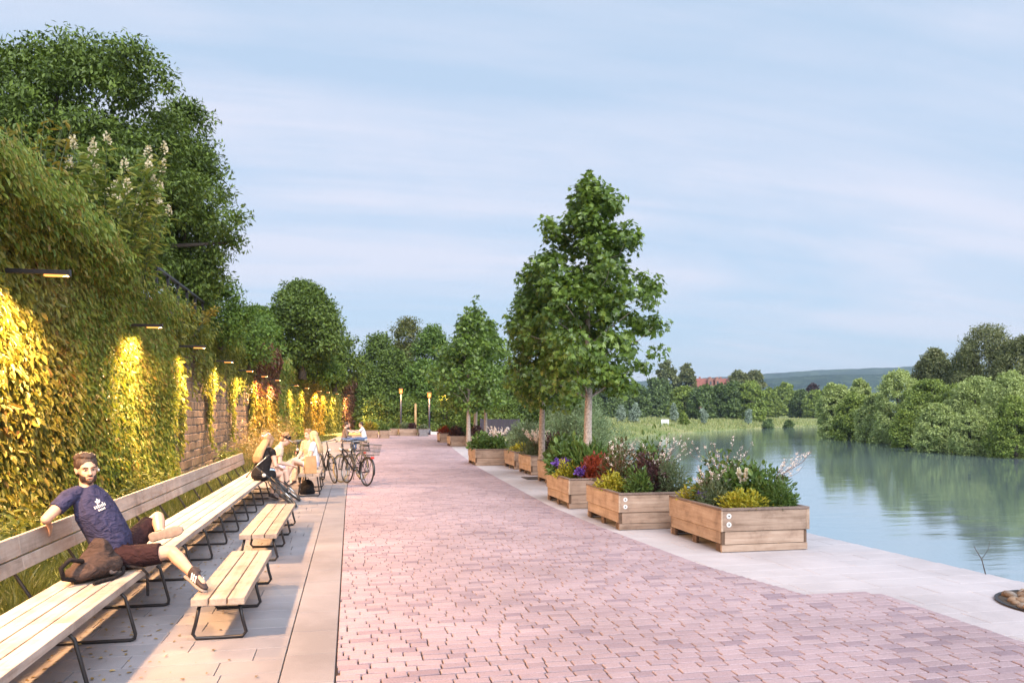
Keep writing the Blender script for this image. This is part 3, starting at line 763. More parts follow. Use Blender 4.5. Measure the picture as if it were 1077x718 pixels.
# ================================================================ creeper on the wall
def bulge(y, z):
    b = .13 + .06*np.sin(1.3*y+.4*z) + .06*np.sin(2.3*z+.7*y+1) + .05*np.sin(3.7*y-1.1*z)
    return np.maximum(.06, b) + .34*np.clip((z-3.75)/.7, 0, 1)**1.3 + .05*np.clip((1.2-z)/1.2, 0, 1)
def creeper(label, y0, y1, dens, ll, lw, mat, seed, zbot=0.0, ztop=4.75, keep=None, kind='leaf', slen=(.5, 1.5), name='wall_creeper'):
    rng = np.random.default_rng(seed); n = int((y1-y0)*dens)
    ys = rng.uniform(y0, y1, n); zt = zbot + .25 + (ztop-zbot-.25)*rng.random(n)**.8
    ln = rng.uniform(*slen, n)
    if keep is not None:
        k = keep(ys, zt, rng); ys, zt, ln = ys[k], zt[k], ln[k]; n = len(ys)
    m = np.maximum(3, (ln/(ll*.5)).astype(int)); si = np.repeat(np.arange(n), m)
    j = np.concatenate([np.arange(q) for q in m])/m[si]
    z = np.maximum(zt[si]-j*ln[si], zbot+rng.random(len(si))*.15); y = ys[si] + rng.normal(size=len(si))*.045 + .08*np.sin(j*5+si)
    topw = np.clip((zt[si]-4.1)/.6, 0, 1)
    out = rng.random(n)**.7
    x = xw(y) + .03 + bulge(y, z)*(.35+.75*out[si]) + rng.normal(size=len(si))*.03 - .45*topw*(1-j)*rng.random(len(si))
    P = np.stack([x, y, z], 1); N_ = len(P)
    A = np.stack([.30+.4*rng.random(N_), rng.normal(size=N_)*.6, -.8+rng.normal(size=N_)*.35], 1)
    Nn = np.stack([np.full(N_, 1.0)+rng.normal(size=N_)*.3, rng.normal(size=N_)*.7, .5+rng.normal(size=N_)*.6], 1)
    yc = (y0+y1)/2
    t = thing(name, label, 'creeper', (float(xw(yc)), yc, 0), 0, 'creepers covering the wall')
    o = mobj('foliage', leaf_mesh('foliage', P-np.array([float(xw(yc)), yc, 0]), A, Nn, ll*np.clip(rng.lognormal(-.15, .42, N_), .35, 1.7), lw, kind), mat, t)
    return t
creeper('bronze and golden leaved creeper beside the first wall lamp', 9.0, 13.2, 340, .098, .44, F_CREEP_GOLD, 201)
creeper('dense curtain of drooping olive creeper behind the seated man', 12.9, 20.7, 330, .082, .40, F_CREEP, 202, slen=(.6, 1.9))
creeper('overhanging mat of brownish creeper on top of the wall at left', 8.5, 15.5, 190, .085, .42, F_CREEP, 212, zbot=3.9, ztop=5.15, slen=(.4, 1.2))
def strands(y, z, rng):
    g = (np.sin(y*1.2+.9) > .80) & (rng.random(len(y)) < .7)
    return (z > 3.35+.3*np.sin(y*.9)) | (g & (z > 1.2)) | ((z > 2.6) & (rng.random(len(y)) < .06))
creeper('thin green strands hanging over the bare stone', 20.6, 37.8, 125, .12, .5, F_CREEP_GREEN, 203, zbot=.6, ztop=4.7, keep=strands, slen=(.4, 1.1))
creeper('maroon tinged creeper beyond the bare stone', 37.4, 45, 120, .17, .5, F_CREEP_RED, 204, zbot=2.6, ztop=5.4, slen=(.6, 1.6))
creeper('yellow lit creeper below the maroon one', 37.2, 45, 70, .17, .5, F_CREEP_YEL, 207, zbot=0, ztop=3.2)
creeper('brownish green creeper along the far middle of the wall', 44.5, 56, 100, .19, .5, F_CREEP, 205, ztop=5.0)
creeper('bright yellow green creeper near the far end of the wall', 55.5, 67, 90, .22, .5, F_CREEP_YEL, 206, ztop=4.9)
creeper('last stretch of green creeper before the reddish end', 66.5, 76, 80, .24, .5, F_CREEP_GREEN, 209, ztop=4.9)
creeper('tall reddish brown creeper at the end of the wall', 75, 83.5, 110, .26, .5, F_CREEP_RED, 208, ztop=5.6, slen=(.8, 2.4))

# --- shrub with cream flower heads above the creeper and a bright maple sprig
def spray(name, label, cat, base, n, h, spread, ll, lw, mat, seed, heads=0, headmat=None, hr=.08, group=None, bend=.35, per=34, stem_r=.012, leaf_from=.25, kind='leaf', stemmat=None):
    """upright stems carrying leaves, with flower heads on some"""
    rng = np.random.default_rng(seed); root = thing(name, label, cat, base, 0, group)
    mb = MB(); Ps, As, Ns = [], [], []; hp = []
    for i in range(n):
        a = rng.uniform(0, 6.28); s = spread*rng.random()**.6; hh = h*rng.uniform(.62, 1.05)
        p0 = np.array([s*.35*np.cos(a), s*.35*np.sin(a), 0]); p3 = np.array([s*np.cos(a), s*np.sin(a), hh])
        p1 = p0*.8 + p3*.2 + np.array([0, 0, hh*.16*(1-bend)]); p2 = p0*.35+p3*.65+np.array([0, 0, hh*.12])
        mb.tube([p0, p1, p2, p3], [stem_r, stem_r*.8, stem_r*.6, stem_r*.3], 4, cap=False)
        u = rng.uniform(leaf_from, 1, per)[:, None]
        pts = (1-u)**3*p0 + 3*u*(1-u)**2*p1 + 3*u**2*(1-u)*p2 + u**3*p3
        d = rdirs(rng, per); d[:, 2] = d[:, 2]*.4+.15
        Ps.append(pts + d*ll*.25); As.append(d+np.array([0, 0, -.15])); Ns.append(np.array([0, 0, 1.0])+rng.normal(size=(per, 3))*.4)
        if i < heads: hp.append(p3)
    mobj('foliage', leaf_mesh('foliage', np.vstack(Ps), np.vstack(As), np.vstack(Ns), ll*rng.uniform(.6, 1.25, n*per), lw, kind), mat, root)
    mb.build('stem', stemmat or M_STEM, root, True)
    if hp:
        P, A = [], []
        for p in hp:
            k = 40; d = rdirs(rng, k); t_ = rng.random(k)
            P.append(p + d*np.array([hr*.6, hr*.6, hr*.5])*(1-.6*t_)[:, None] + np.array([0, 0, 1])*t_[:, None]*hr*2); A.append(d+np.array([0, 0, .4]))
        P = np.vstack(P); A = np.vstack(A)
        mobj('blossom', leaf_mesh('blossom', P, A, rdirs(rng, len(P)), hr*.55, .8, 'quad'), headmat, root)
    return root
M_STEM = plain('green_stem', (.07, .09, .03), .7, var=.3)
M_RSTEM = plain('reddish_stem', (.16, .08, .06), .7, var=.3)
F_CREAM = foliage('cream_blossom', [(0.620,0.520,0.360),(0.720,0.640,0.480),(0.550,0.420,0.260)], .3, 2)
F_SUMAC = foliage('sumac_leaves', [(0.087,0.140,0.031),(0.157,0.218,0.043),(0.263,0.263,0.062),(0.123,0.175,0.035)], .35, 1.5)
x, y = pd(118, 14.0)
spray('flowering_shrub', 'yellowish shrub with cream flower heads on top of the creeper', 'shrub', (x-.2, y, 4.1), 34, zat(158, 14)-4.1, 1.1, .2, .34, F_SUMAC, 221, heads=22, headmat=F_CREAM, hr=.085, per=52)
x, y = pd(150, 16.2)
spray('flowering_shrub', 'second yellowish shrub with cream flower heads, lower along the wall', 'shrub', (x-.2, y, 4.1), 24, zat(196, 16.2)-4.1, .9, .2, .34, F_SUMAC, 222, heads=12, headmat=F_CREAM, hr=.085, per=44)
x, y = pd(40, 13.2)
spray('leafy_sprig', 'thin twiggy sapling with small yellow green leaves at upper left', 'sapling', (x-.2, y, 4.1), 14, zat(112, 13.2)-4.1, 1.0, .15, .5, F_CREEP_YEL, 223, per=18)
x, y = pd(66, 12.2)
spray('leafy_sprig', 'small bright green sprig sticking out of the bronze creeper', 'sapling', (x-.05, y, 3.95), 7, .75, .5, .16, .55, F_MID, 224, per=16)
x, y = pd(203, 21.5)
spray('leafy_shrub', 'light leafy growth trailing over the wall below the railing', 'shrub', (x-.1, y, 4.0), 16, .8, .9, .14, .5, F_CREEP_YEL, 225, per=30)

# ================================================================ grass and weeds in the bed before the wall
M_GRASS = foliage('grass_blades', [(0.026,0.045,0.011),(0.049,0.068,0.015),(0.075,0.086,0.022),(0.105,0.086,0.034)], .3, 1.0)
M_STRAW = foliage('dry_stalks', [(0.182,0.133,0.049),(0.238,0.182,0.077),(0.140,0.105,0.035)], .3, 1.5)
def grass(name, x0, x1, y0, y1, n, h, w, mat, seed, z=-.05, lean=.5):
    rng = np.random.default_rng(seed); y = rng.uniform(y0, y1, n); u = rng.random(n)
    x = x0(y) + (x1(y)-x0(y))*u
    hh = h*rng.uniform(.5, 1.4, n)*(.7+.5*np.sin(x*4+1.7*y)**2)
    A = np.stack([rng.normal(size=n)*lean, rng.normal(size=n)*lean, np.ones(n)], 1); N_ = rng.normal(size=(n, 3)); N_[:, 2] = .3
    o = mobj(name, leaf_mesh(name, np.stack([x, y, np.full(n, z)], 1), A, N_, hh, w, 'blade'), mat)
    return tag(o, kind='stuff')
grass('grass', lambda y: xw(y)+.0, lambda y: xl(y)-2.42, 5.5, 21, 26000, .22, .045, M_GRASS, 231)
grass('grass', lambda y: xw(y)+.0, lambda y: xl(y)-2.42, 21, 60, 14000, .2, .06, M_GRASS, 232)
F_WEED = foliage('weed_leaves', [(0.075,0.106,0.025),(0.125,0.156,0.037),(0.200,0.200,0.056)], .3, 1.5)
wr = random.Random(5)
for i in range(16):
    y = 8.2 + i*.62 + wr.random()*.3; x = float(xw(y)) + wr.uniform(.25, .75)
    spray('weed', 'leafy green weeds growing between the bench back and the creeper', 'weed', (x, y, -.05), 7, wr.uniform(.4, .85), .28, .11, .42, F_WEED, 240+i, per=20, stem_r=.005, group='weeds behind the long bench')
for i in range(9):
    y = 25 + i*1.3 + wr.random()*.5; x = float(xl(y)) - 2.7 - wr.random()*.7
    spray('dry_grass_tuft', 'tall straw coloured tuft behind the people on the bench', 'grass tuft', (x, y, -.05), 16, wr.uniform(1.2, 1.8), .6, .28, .07, M_STRAW, 260+i, per=12, stem_r=.004, group='straw coloured tufts behind the bench', stemmat=M_STRAW, kind='quad')
for i in range(12):
    y = 24 + i*1.6 + wr.random()*.5; x = float(xw(y)) + wr.uniform(.5, 1.4)
    spray('weed', 'leafy green weeds in the bed at the foot of the stone wall', 'weed', (x, y, -.05), 9, wr.uniform(.35, .7), .35, .14, .42, F_WEED, 280+i, per=20, stem_r=.006, group='weeds at the foot of the wall')
# bank vegetation beside the quay end and the tall meadow fringe
def fringe(name, n, seed, dmin, dmax, ymin, ymax, h, w, mat):
    rng = np.random.default_rng(seed); Xr = rng.uniform(-5, 200, n*30); Yr = rng.uniform(ymin, ymax, n*30)
    d = riv_sd(Xr, Yr); k = (d > dmin) & (d < dmax) & (Xr > np.interp(Yr, RIV[:11, 1], RIV[:11, 0])-dmax-40) & (Yr > 26) & (Xr > xr(np.minimum(Yr, 64))+2.2)
    Xr, Yr = Xr[k][:n], Yr[k][:n]; m = len(Xr); z = ground_z(Xr, Yr)
    sc = np.clip(np.hypot(Xr, Yr)/60, .6, 3.2)
    A = np.stack([rng.normal(size=m)*.35, rng.normal(size=m)*.35, np.ones(m)], 1); N_ = rng.normal(size=(m, 3)); N_[:, 2] = .3
    return tag(mobj(name, leaf_mesh(name, np.stack([Xr, Yr, z-.05], 1), A, N_, h*rng.uniform(.5, 1.3, m)*sc**.5, w*1.0, 'blade'), mat), kind='stuff')
M_MEADOW = foliage('meadow_grass', [(0.150,0.210,0.068),(0.240,0.285,0.098),(0.360,0.360,0.150),(0.495,0.420,0.225)], .3, .15)
fringe('bank_grass', 26000, 301, .2, 14, 26, 215, .34, .2, M_MEADOW)
fringe('bank_grass', 8000, 302, .2, 60, 60, 230, .36, .3, M_MEADOW)
# ================================================================ long bench and stools
W_PLANK = wood('larch_planks', [(.30,.24,.205),(.39,.325,.285),(.47,.405,.36),(.42,.355,.31)], 'y', .6)
W_STOOL = wood('stool_planks', [(.28,.21,.17),(.37,.295,.24),(.44,.365,.305)], 'y', .6)
M_LEG = plain('black_steel', (.022, .02, .022), .42, .4, var=.2, vscale=50)

def leg_loop(x0, x1, xb0, xb1, y, zt, r=.014):
    """one bent bar: down, along the ground, and up again"""
    return MB().tube([(x0, y, zt), ((x0+xb0)/2, y, zt*.5), (xb0-.004*(1 if x0 > x1 else -1), y, .05), (xb0-.03*(1 if x0 > x1 else -1), y, .016), ((xb0+xb1)/2, y, r+.001), (xb1+.03*(1 if x0 > x1 else -1), y, .016), (xb1+.004*(1 if x0 > x1 else -1), y, .05), ((x1+xb1)/2, y, zt*.5), (x1, y, zt)], r, 8)

BAY, Y0B, NB = 1.12, 1.95, 15
bench = thing('long_bench', 'very long plank bench with slatted seat and two board backrest on thin black steel legs', 'bench', (-1.95, Y0B, 0))
seat_x = [(-.258+.1325*i, -.258+.1325*i+.122) for i in range(4)]
br_M = Matrix.Rotation(rad(-10), 4, 'Y')
for k in range(NB):
    ya, yb = k*BAY+.002, (k+1)*BAY-.002
    for i, (a, b_) in enumerate(seat_x):
        z0 = .425 - .0
        o = MB().box(a, b_, -(yb-ya)/2, (yb-ya)/2, .392, .45).build('seat_board', W_PLANK, bench, bevel=.005); o.location = (0, (ya+yb)/2, R.uniform(-.0015,.0015))
    for (z0, z1) in ((.575, .677), (.688, .835)):
        o = MB().box(-.022, .022, -(yb-ya)/2, (yb-ya)/2, z0-.7, z1-.7).build('back_board', W_PLANK, bench, bevel=.005)
        o.location = (-.475, (ya+yb)/2, .7); o.rotation_euler = (0, rad(-10), 0)
for k in range(NB+1):
    y = k*BAY
    if k == NB: y -= .06
    if k == 0: y += .06
    o = MB().tube([(.20,y,.384),(.235,y,.37),(.262,y,.34),(.335,y,.06),(.33,y,.025),(.30,y,.0145),(-.2,y,.0145),(-.33,y,.0145),(-.362,y,.03),(-.372,y,.06),(-.39,y,.37),(-.50,y,.55),(-.553,y,.80)], .0135, 8).build('leg', M_LEG, bench, True)
    MB().box(-.28,.21,y-.02,y+.02,.380,.390).build('seat_bracket', M_LEG, bench)

def stool(label, x0, x1, y0, y1, h, nlegs, seed):
    t = thing('stool_bench', label, 'stool bench', ((x0+x1)/2, y0, 0), 0, 'backless plank benches on the paving')
    w = (x1-x0); n = 3; g = .012; bw = (w-g*(n-1))/n
    for i in range(n):
        a = -w/2 + i*(bw+g)
        o = MB().box(a, a+bw, 0, y1-y0, h-.055, h).build('seat_board', W_STOOL, t, bevel=.005); o.location.z = R.uniform(-.001,.001)
    for k in range(nlegs):
        y = .09 + (y1-y0-.18)*k/(nlegs-1)
        leg_loop(w/2-.05, -w/2+.05, w/2+.005, -w/2-.005, y, h-.058).build('leg', M_LEG, t, True)
    return t
stool('low plank bench nearest the seated man, his shoe resting on its corner', -1.19, -.80, 6.28, 8.4, .335, 3, 1)
stool('low plank bench between the first low bench and the leaning bicycle', -1.27, -.85, 9.5, 12.65, .335, 4, 2)
stool('seat high plank bench under the seated blonde woman and paper bag', -1.07, -.64, 16.75, 19.0, .47, 3, 3)
stool('far plank bench where two people chat beside the white shirted man', -.45, .02, 35.4, 37.8, .45, 3, 4)

# ================================================================ planters
W_PX = wood('planter_boards_across', [(.24,.165,.12),(.37,.27,.205),(.46,.355,.28)], 'x', .65, tint=.3)
W_PY = wood('planter_boards_along', [(.32,.23,.165),(.45,.335,.25),(.54,.42,.325)], 'y', .65, tint=.2)
W_RIM = wood('planter_rim', [(.15,.11,.095),(.22,.165,.14),(.27,.205,.175)], 'y', .7)
W_DARK = wood('planter_dark_corner', [(.09,.055,.04),(.14,.09,.06),(.17,.11,.08)], 'z', .7)
M_BADGE = plain('white_badge', (.60, .585, .575), .5, var=.05)
M_EARTH = plain('potting_earth', (.045, .032, .022), .95, var=.5, vscale=40)
W_GREY = wood('grey_boards', [(.17,.165,.18),(.24,.235,.25),(.30,.29,.30)], 'x', .7)
def planter(label, x0, y0, L=1.62, Wd=1.2, H=.55, badge=True, simple=False, grey=False):
    t = thing('planter_box', label, 'planter', (x0, y0, 0), 0, 'wooden planters along the promenade')
    px_ = W_GREY if grey else W_PX; py_ = W_GREY if grey else W_PY
    z1, z2, z3 = .26, H-.028, H
    for s, y in ((0, 0), (1, L)):
        sg = 1 if s == 0 else -1
        ya, yb = (y, y+.04) if s == 0 else (y-.04, y)
        MB().box(.022, Wd-.022, ya, yb, z1, z2-.003).build('upper_board', px_, t, bevel=.004)
        MB().box(.05, Wd-.05, ya+sg*.016, yb+sg*.016, .092, z1-.006).build('lower_board', px_, t, bevel=.004)
        MB().box(.004, Wd-.004, ya+sg*.006, yb+sg*.012, .0, .086).build('base_board', px_, t, bevel=.004)
    for s, x in ((0, 0), (1, Wd)):
        xa, xb = (x, x+.04) if s == 0 else (x-.04, x)
        sg = 1 if s == 0 else -1
        MB().box(xa-sg*.012, xb-sg*.02, -.004, L+.004, z1-.004, z2-.003).build('upper_board', py_, t, bevel=.004)
        MB().box(xa, xb, .044, L-.044, .10, z1-.01).build('lower_board', py_, t, bevel=.004)
        for yy in (.0495, L/2-.06, L-.1695):
            MB().box(xa+sg*.006, xb+sg*.006, yy, yy+.12, 0, .094).build('foot', W_DARK, t, bevel=.003)
        for yy in (.0185, L-.0455):
            MB().box(xa+sg*.004, xb+sg*.0085, yy, yy+.027, .09, z1-.012).build('corner_post', W_DARK, t, bevel=.002)
    rm = MB()
    for (a, b_, c2, d2) in ((-.014, .05, -.014, L+.014), (Wd-.05, Wd+.014, -.014, L+.014), (.0505, Wd-.0505, -.014, .05), (.0505, Wd-.0505, L-.05, L+.014)):
        MB().box(a, b_, c2, d2, z2, z3).build('rim_board', W_RIM, t, bevel=.003)
    MB().box(.045, Wd-.045, .06, L-.06, .3, H-.06).build('earth', M_EARTH, t)
    if badge:
        for z in (.345, .452):
            b2 = MB().tube([(0,-.006,0),(0,.001,0)], .033, 20).build('badge', M_BADGE, t); b2.location = (.095, -.001, z)
            MB().tube([(0,-.009,0),(0,-.005,0)], .011, 8).build('screw', M_LEG, b2)
    return t
planter('nearest wooden planter on the pale quay, with two white discs and yellow mounds of leaves', 4.56, 9.05)
planter('second nearest wooden planter, holding dark purple leaved plants', 3.93, 11.09, Wd=1.2)
planter('third wooden planter, holding a flaming red leaved plant', 3.9, 13.72, badge=False)
planter('planter half hidden behind the red leaved one, below the tallest young tree', 4.75, 18.05, badge=False)
planter('planter right behind the free standing trunk of the second tallest young tree', 4.95, 21.3, badge=False)
planter('planter just left behind the one at the free standing trunk', 4.97, 23.65, badge=False)
planter('planter showing its whole long front, left of the free standing trunk', 4.05, 25.55, Wd=1.12, badge=False)
planter('small looking far planter left of the thin leftmost trunk', 5.1, 40.6, Wd=.95, L=1.4, badge=False)
planter('farthest planter of the right hand row, with reddish plants', 5.15, 46.0, Wd=.95, L=1.4, badge=False)
planter('far planter just right of the leftmost thin trunk', 6.05, 39.6, Wd=.7, L=1.0, badge=False)
planter('left one of the end planters, beside the white shirted man', .98, 54.6, Wd=.86, L=1.3, badge=False)
planter('second of the end planters closing the path', 1.95, 54.3, Wd=.66, L=1.3, badge=False)
planter('dull brown end planter set back behind its neighbours', 2.8, 60.8, Wd=.76, L=1.2, badge=False)
planter('widest end planter with orange brown boards', 3.6, 59.6, Wd=1.36, L=1.3, badge=False)
planter('grey weathered end planter at the right of the row', 5.0, 58.7, Wd=.72, L=1.2, badge=False, grey=True)

# ---------------------------------------------------------------- planting
F_LIME = foliage('lime_leaves', [(.22,.24,.02),(.32,.31,.03),(.40,.36,.05),(.17,.21,.02)], .35, 6, var=.4)
F_SHRUB = foliage('planter_green', [(.05,.095,.022),(.085,.15,.034),(.12,.19,.05),(.06,.12,.03)], .32, 4, var=.5)
F_GREY = foliage('grey_green_leaves', [(.08,.12,.06),(.13,.17,.09),(.17,.20,.12)], .3, 4)
F_DKRED = foliage('dark_purple_leaves', [(.03,.018,.02),(.055,.025,.03),(.08,.035,.035),(.03,.035,.02)], .25, 4)
F_BRONZE = foliage('bronze_green_leaves', [(.05,.05,.025),(.09,.10,.03),(.10,.06,.03),(.07,.10,.03)], .3, 4)
F_RED = foliage('flame_red_leaves', [(.22,.04,.025),(.32,.07,.03),(.16,.03,.025),(.26,.10,.04)], .35, 5)
F_PINK = foliage('pale_pink_blossom', [(.62,.46,.46),(.75,.64,.62),(.80,.74,.72),(.55,.36,.36)], .3, 5, var=.2)
F_VIOLET = foliage('violet_blossom', [(.12,.06,.35),(.18,.09,.45),(.10,.04,.28)], .3, 5)
F_WHITE = foliage('white_blossom', [(.70,.66,.60),(.78,.76,.72)], .3, 5, var=.15)
PZ = .50
def mound(name, label, cat, x, y, r, h, n, ll, lw, mat, seed, z=PZ, group=None, kind='leaf', up=.35, stems=True):
    rng = np.random.default_rng(seed); root = thing(name, label, cat, (x, y, z), 0, group)
    d = rdirs(rng, n); d[:, 2] = np.abs(d[:, 2]); ph = rng.uniform(0, 6.28, 3)
    a = np.arctan2(d[:, 1], d[:, 0]); lob = 1+.16*np.sin(3*a+ph[0])+.12*np.sin(5*a+ph[1]+4*d[:, 2])+.1*np.sin(9*d[:, 2]+2*a)
    rho = (rng.random(n)**.33)*lob
    P = d*rho[:, None]*np.array([r, r, h]); P[:, 2] = np.maximum(P[:, 2], .0)
    A = d + rng.normal(size=(n, 3))*.6 + np.array([0, 0, up]); Nn = d*.3+np.array([0, 0, .8])+rng.normal(size=(n, 3))*.4
    mobj('foliage', leaf_mesh('foliage', P, A, Nn, ll*rng.uniform(.6, 1.3, n), lw, kind), mat, root)
    if stems:
        mb = MB(); mb.tube([(0,0,-.08),(0,0,h*.25)], [.03,.012], 5, cap=False)
        for i in range(10):
            p = P[rng.integers(n)]; mb.tube([(0,0,-.05), p*np.array([.4,.4,.6]), p], [.008,.006,.003], 4, cap=False)
        mb.build('stem', M_STEM, root, True)
    return root
def gaura(label, x, y, n, h, spread, seed, z=PZ, per=11, fl=.022, mat=F_PINK, group='pink flowering wands in the planters', leaf=True, dirx=0.0, name='flowering_perennial'):
    rng = np.random.default_rng(seed); root = thing(name, label, 'flowers', (x, y, z), 0, group)
    mb = MB(); P, A, LP, LA = [], [], [], []
    for i in range(n):
        a = rng.uniform(0, 6.28); s = spread*rng.uniform(.25, 1); hh = h*rng.uniform(.6, 1.05)
        e = np.array([s*np.cos(a)+dirx*hh, s*np.sin(a), hh]); m_ = e*np.array([.35, .35, .6])
        mb.tube([(0,0,-.06), m_*.5, m_, e*.8+m_*.2*0, e], [.005,.004,.003,.0025,.0016], 3, cap=False)
        for j in range(per):
            u = rng.uniform(.42, 1.0); q = m_*(1-(u-.0))*.9 + e*u if False else (m_ + (e-m_)*max(0, (u-.3)/.7))
            k = 4; d = rdirs(rng, k)
            for dd in d: P.append(q+dd*.006); A.append(dd)
        for j in range(8):
            u = rng.uniform(.05, .5); LP.append(m_*u*1.6); LA.append(rdirs(rng, 1)[0]*np.array([1,1,.4]))
    mobj('blossom', leaf_mesh('blossom', P, A, rdirs(rng, len(P)), fl*rng.uniform(.6, 1.3, len(P)), .75, 'quad'), mat, root)
    mobj('foliage', leaf_mesh('foliage', LP, LA, np.tile([0, 0, 1.], (len(LP), 1))+rng.normal(size=(len(LP), 3))*.3, .06, .3, 'leaf'), F_GREY, root)
    mb.build('stem', M_RSTEM, root, True)
    return root
# nearest planter (x 4.56-5.76, y 9.05-10.67)
mound('yellow_mound', 'low yellow leaved mound at the left corner of the nearest planter', 'plant', 4.80, 10.3, .24, .22, 900, .05, .5, F_LIME, 401, group='yellow leaved mounds in planters')
mound('yellow_mound', 'low yellow leaved mound at the front of the nearest planter', 'plant', 5.02, 9.36, .30, .22, 1300, .05, .5, F_LIME, 402, group='yellow leaved mounds in planters')
mound('green_shrub', 'tall broad leaved green plant in the middle of the nearest planter', 'plant', 5.20, 10.1, .46, .60, 1300, .085, .62, F_SHRUB, 403, group='green shrubs in the near planters')
mound('green_shrub', 'second broad leaved green plant at the right of the nearest planter', 'plant', 5.46, 9.75, .36, .50, 1000, .085, .62, F_SHRUB, 404, group='green shrubs in the near planters')
mound('grey_herb', 'fine leaved grey green herb between the yellow mounds of the nearest planter', 'plant', 4.88, 9.85, .30, .36, 1500, .055, .22, F_GREY, 405)
mound('green_herb', 'feathery green herb at the right front corner of the nearest planter', 'plant', 5.5, 9.36, .26, .34, 1300, .07, .2, F_SHRUB, 406)
gaura('pale pink flower wands leaning out to the right of the nearest planter', 5.55, 9.6, 16, .72, .24, 411, dirx=.5, per=6)
gaura('pale pink flower wands rising in the middle of the nearest planter', 5.1, 10.1, 18, .95, .6, 412, per=4)
gaura('pale flowers low at the left of the nearest planter', 4.88, 10.0, 22, .5, .30, 413, per=7)
gaura('three white flower spikes in front of the green plant in the nearest planter', 5.22, 9.72, 4, .55, .12, 414, per=40, fl=.03, mat=F_WHITE, group='white flower spikes', name='white_spikes')
gaura('small violet pansy at the left edge of the nearest planter', 4.72, 9.95, 6, .16, .06, 415, per=6, fl=.05, mat=F_VIOLET, group='violet pansies', name='pansy')
# second planter (3.93-5.13, 11.09-12.71)
mound('yellow_mound', 'yellow leaved mound at the left front edge of the second planter', 'plant', 4.12, 11.95, .22, .26, 900, .055, .5, F_LIME, 421, group='yellow leaved mounds in planters')
mound('dark_shrub', 'dark purple leaved plant in the middle of the second planter', 'plant', 4.60, 11.62, .30, .56, 1000, .07, .5, F_DKRED, 422, group='dark leaved plants of the second planter')
mound('dark_shrub', 'taller bronze green leaved plant at the back of the second planter', 'plant', 4.40, 12.3, .34, .72, 900, .08, .4, F_BRONZE, 423, group='dark leaved plants of the second planter')
mound('green_shrub', 'small bright green plant at the front of the second planter', 'plant', 4.36, 11.42, .2, .36, 900, .07, .3, F_SHRUB, 424, group='green shrubs in the near planters')
mound('grey_herb', 'grey green herb at the right of the second planter', 'plant', 4.92, 11.5, .28, .48, 1300, .07, .22, F_GREY, 425)
mound('green_shrub', 'green leaved plant behind the dark ones in the second planter', 'plant', 4.9, 12.2, .34, .78, 900, .085, .55, F_SHRUB, 426, group='green shrubs in the near planters')
gaura('white and pink flower wands over the right half of the second planter', 4.9, 11.8, 26, .95, .55, 427, per=5)
gaura('white and pink flower wands at the left of the second planter', 4.3, 12.2, 16, .9, .5, 428, per=5)
# third planter (3.9-5.1, 13.72-15.34)
mound('yellow_mound', 'yellow green mound at the left corner of the third planter', 'plant', 4.12, 14.6, .26, .30, 900, .06, .5, F_LIME, 431, group='yellow leaved mounds in planters')
mound('red_foliage_plant', 'flaming red leaved plant at the front of the third planter', 'plant', 4.55, 14.05, .34, .40, 1300, .085, .5, F_RED, 432)
mound('grassy_perennial', 'long bladed green plant in the middle of the third planter', 'plant', 4.66, 14.6, .40, .50, 800, .24, .14, F_SHRUB, 433, up=1.2)
mound('green_shrub', 'big glossy leaved green shrub at the back of the third planter', 'plant', 4.32, 15.05, .4, .62, 1000, .14, .6, F_SHRUB, 434, group='green shrubs in the near planters')
mound('green_shrub', 'green shrub at the right end of the third planter', 'plant', 4.9, 14.2, .3, .5, 800, .09, .5, F_SHRUB, 435, group='green shrubs in the near planters')
gaura('violet flowers at the left corner of the third planter', 4.1, 14.75, 16, .34, .24, 436, per=8, fl=.06, mat=F_VIOLET, group='violet flowers in the third planter', name='violet_flowers')
gaura('violet flowers at the front edge of the third planter', 4.2, 14.0, 8, .22, .14, 437, per=8, fl=.05, mat=F_VIOLET, group='violet flowers in the third planter', name='violet_flowers')
# planters around the free standing trunk
mound('green_shrub', 'dense dark green shrub in the half hidden planter', 'plant', 5.3, 18.9, .5, .55, 1300, .13, .6, F_SHRUB, 441)
mound('green_shrub', 'spreading green shrub left in the half hidden planter', 'plant', 5.0, 18.4, .35, .6, 800, .12, .6, F_SHRUB, 442)
mound('grey_herb', 'pale herb over the planter behind the free standing trunk', 'plant', 5.4, 22.2, .5, .55, 1400, .1, .3, F_GREY, 443)
mound('dark_shrub', 'dark leaved plant at the right of the planter behind the free standing trunk', 'plant', 5.8, 21.8, .35, .6, 700, .11, .5, F_DKRED, 444)
gaura('pale flower wands in the planter behind the free standing trunk', 5.3, 22.0, 30, .8, .5, 445, per=8, fl=.04)
mound('yellow_mound', 'yellow mound in the planter left behind the free standing trunk', 'plant', 5.3, 24.2, .3, .25, 500, .08, .5, F_LIME, 446, group='yellow leaved mounds in planters')
mound('grey_herb', 'tall pale herb in the planter left behind the free standing trunk', 'plant', 5.6, 24.6, .5, .95, 1300, .12, .25, F_GREY, 447)
mound('green_shrub', 'bushy green plant filling the left of the long fronted planter', 'plant', 4.4, 26.3, .42, .5, 900, .12, .55, F_SHRUB, 448)
mound('green_shrub', 'bushy green plant filling the right of the long fronted planter', 'plant', 4.85, 26.2, .36, .42, 800, .12, .55, F_SHRUB, 449)
gaura('white flowers at the right of the long fronted planter', 5.0, 26.5, 30, .75, .5, 450, per=9, fl=.045)
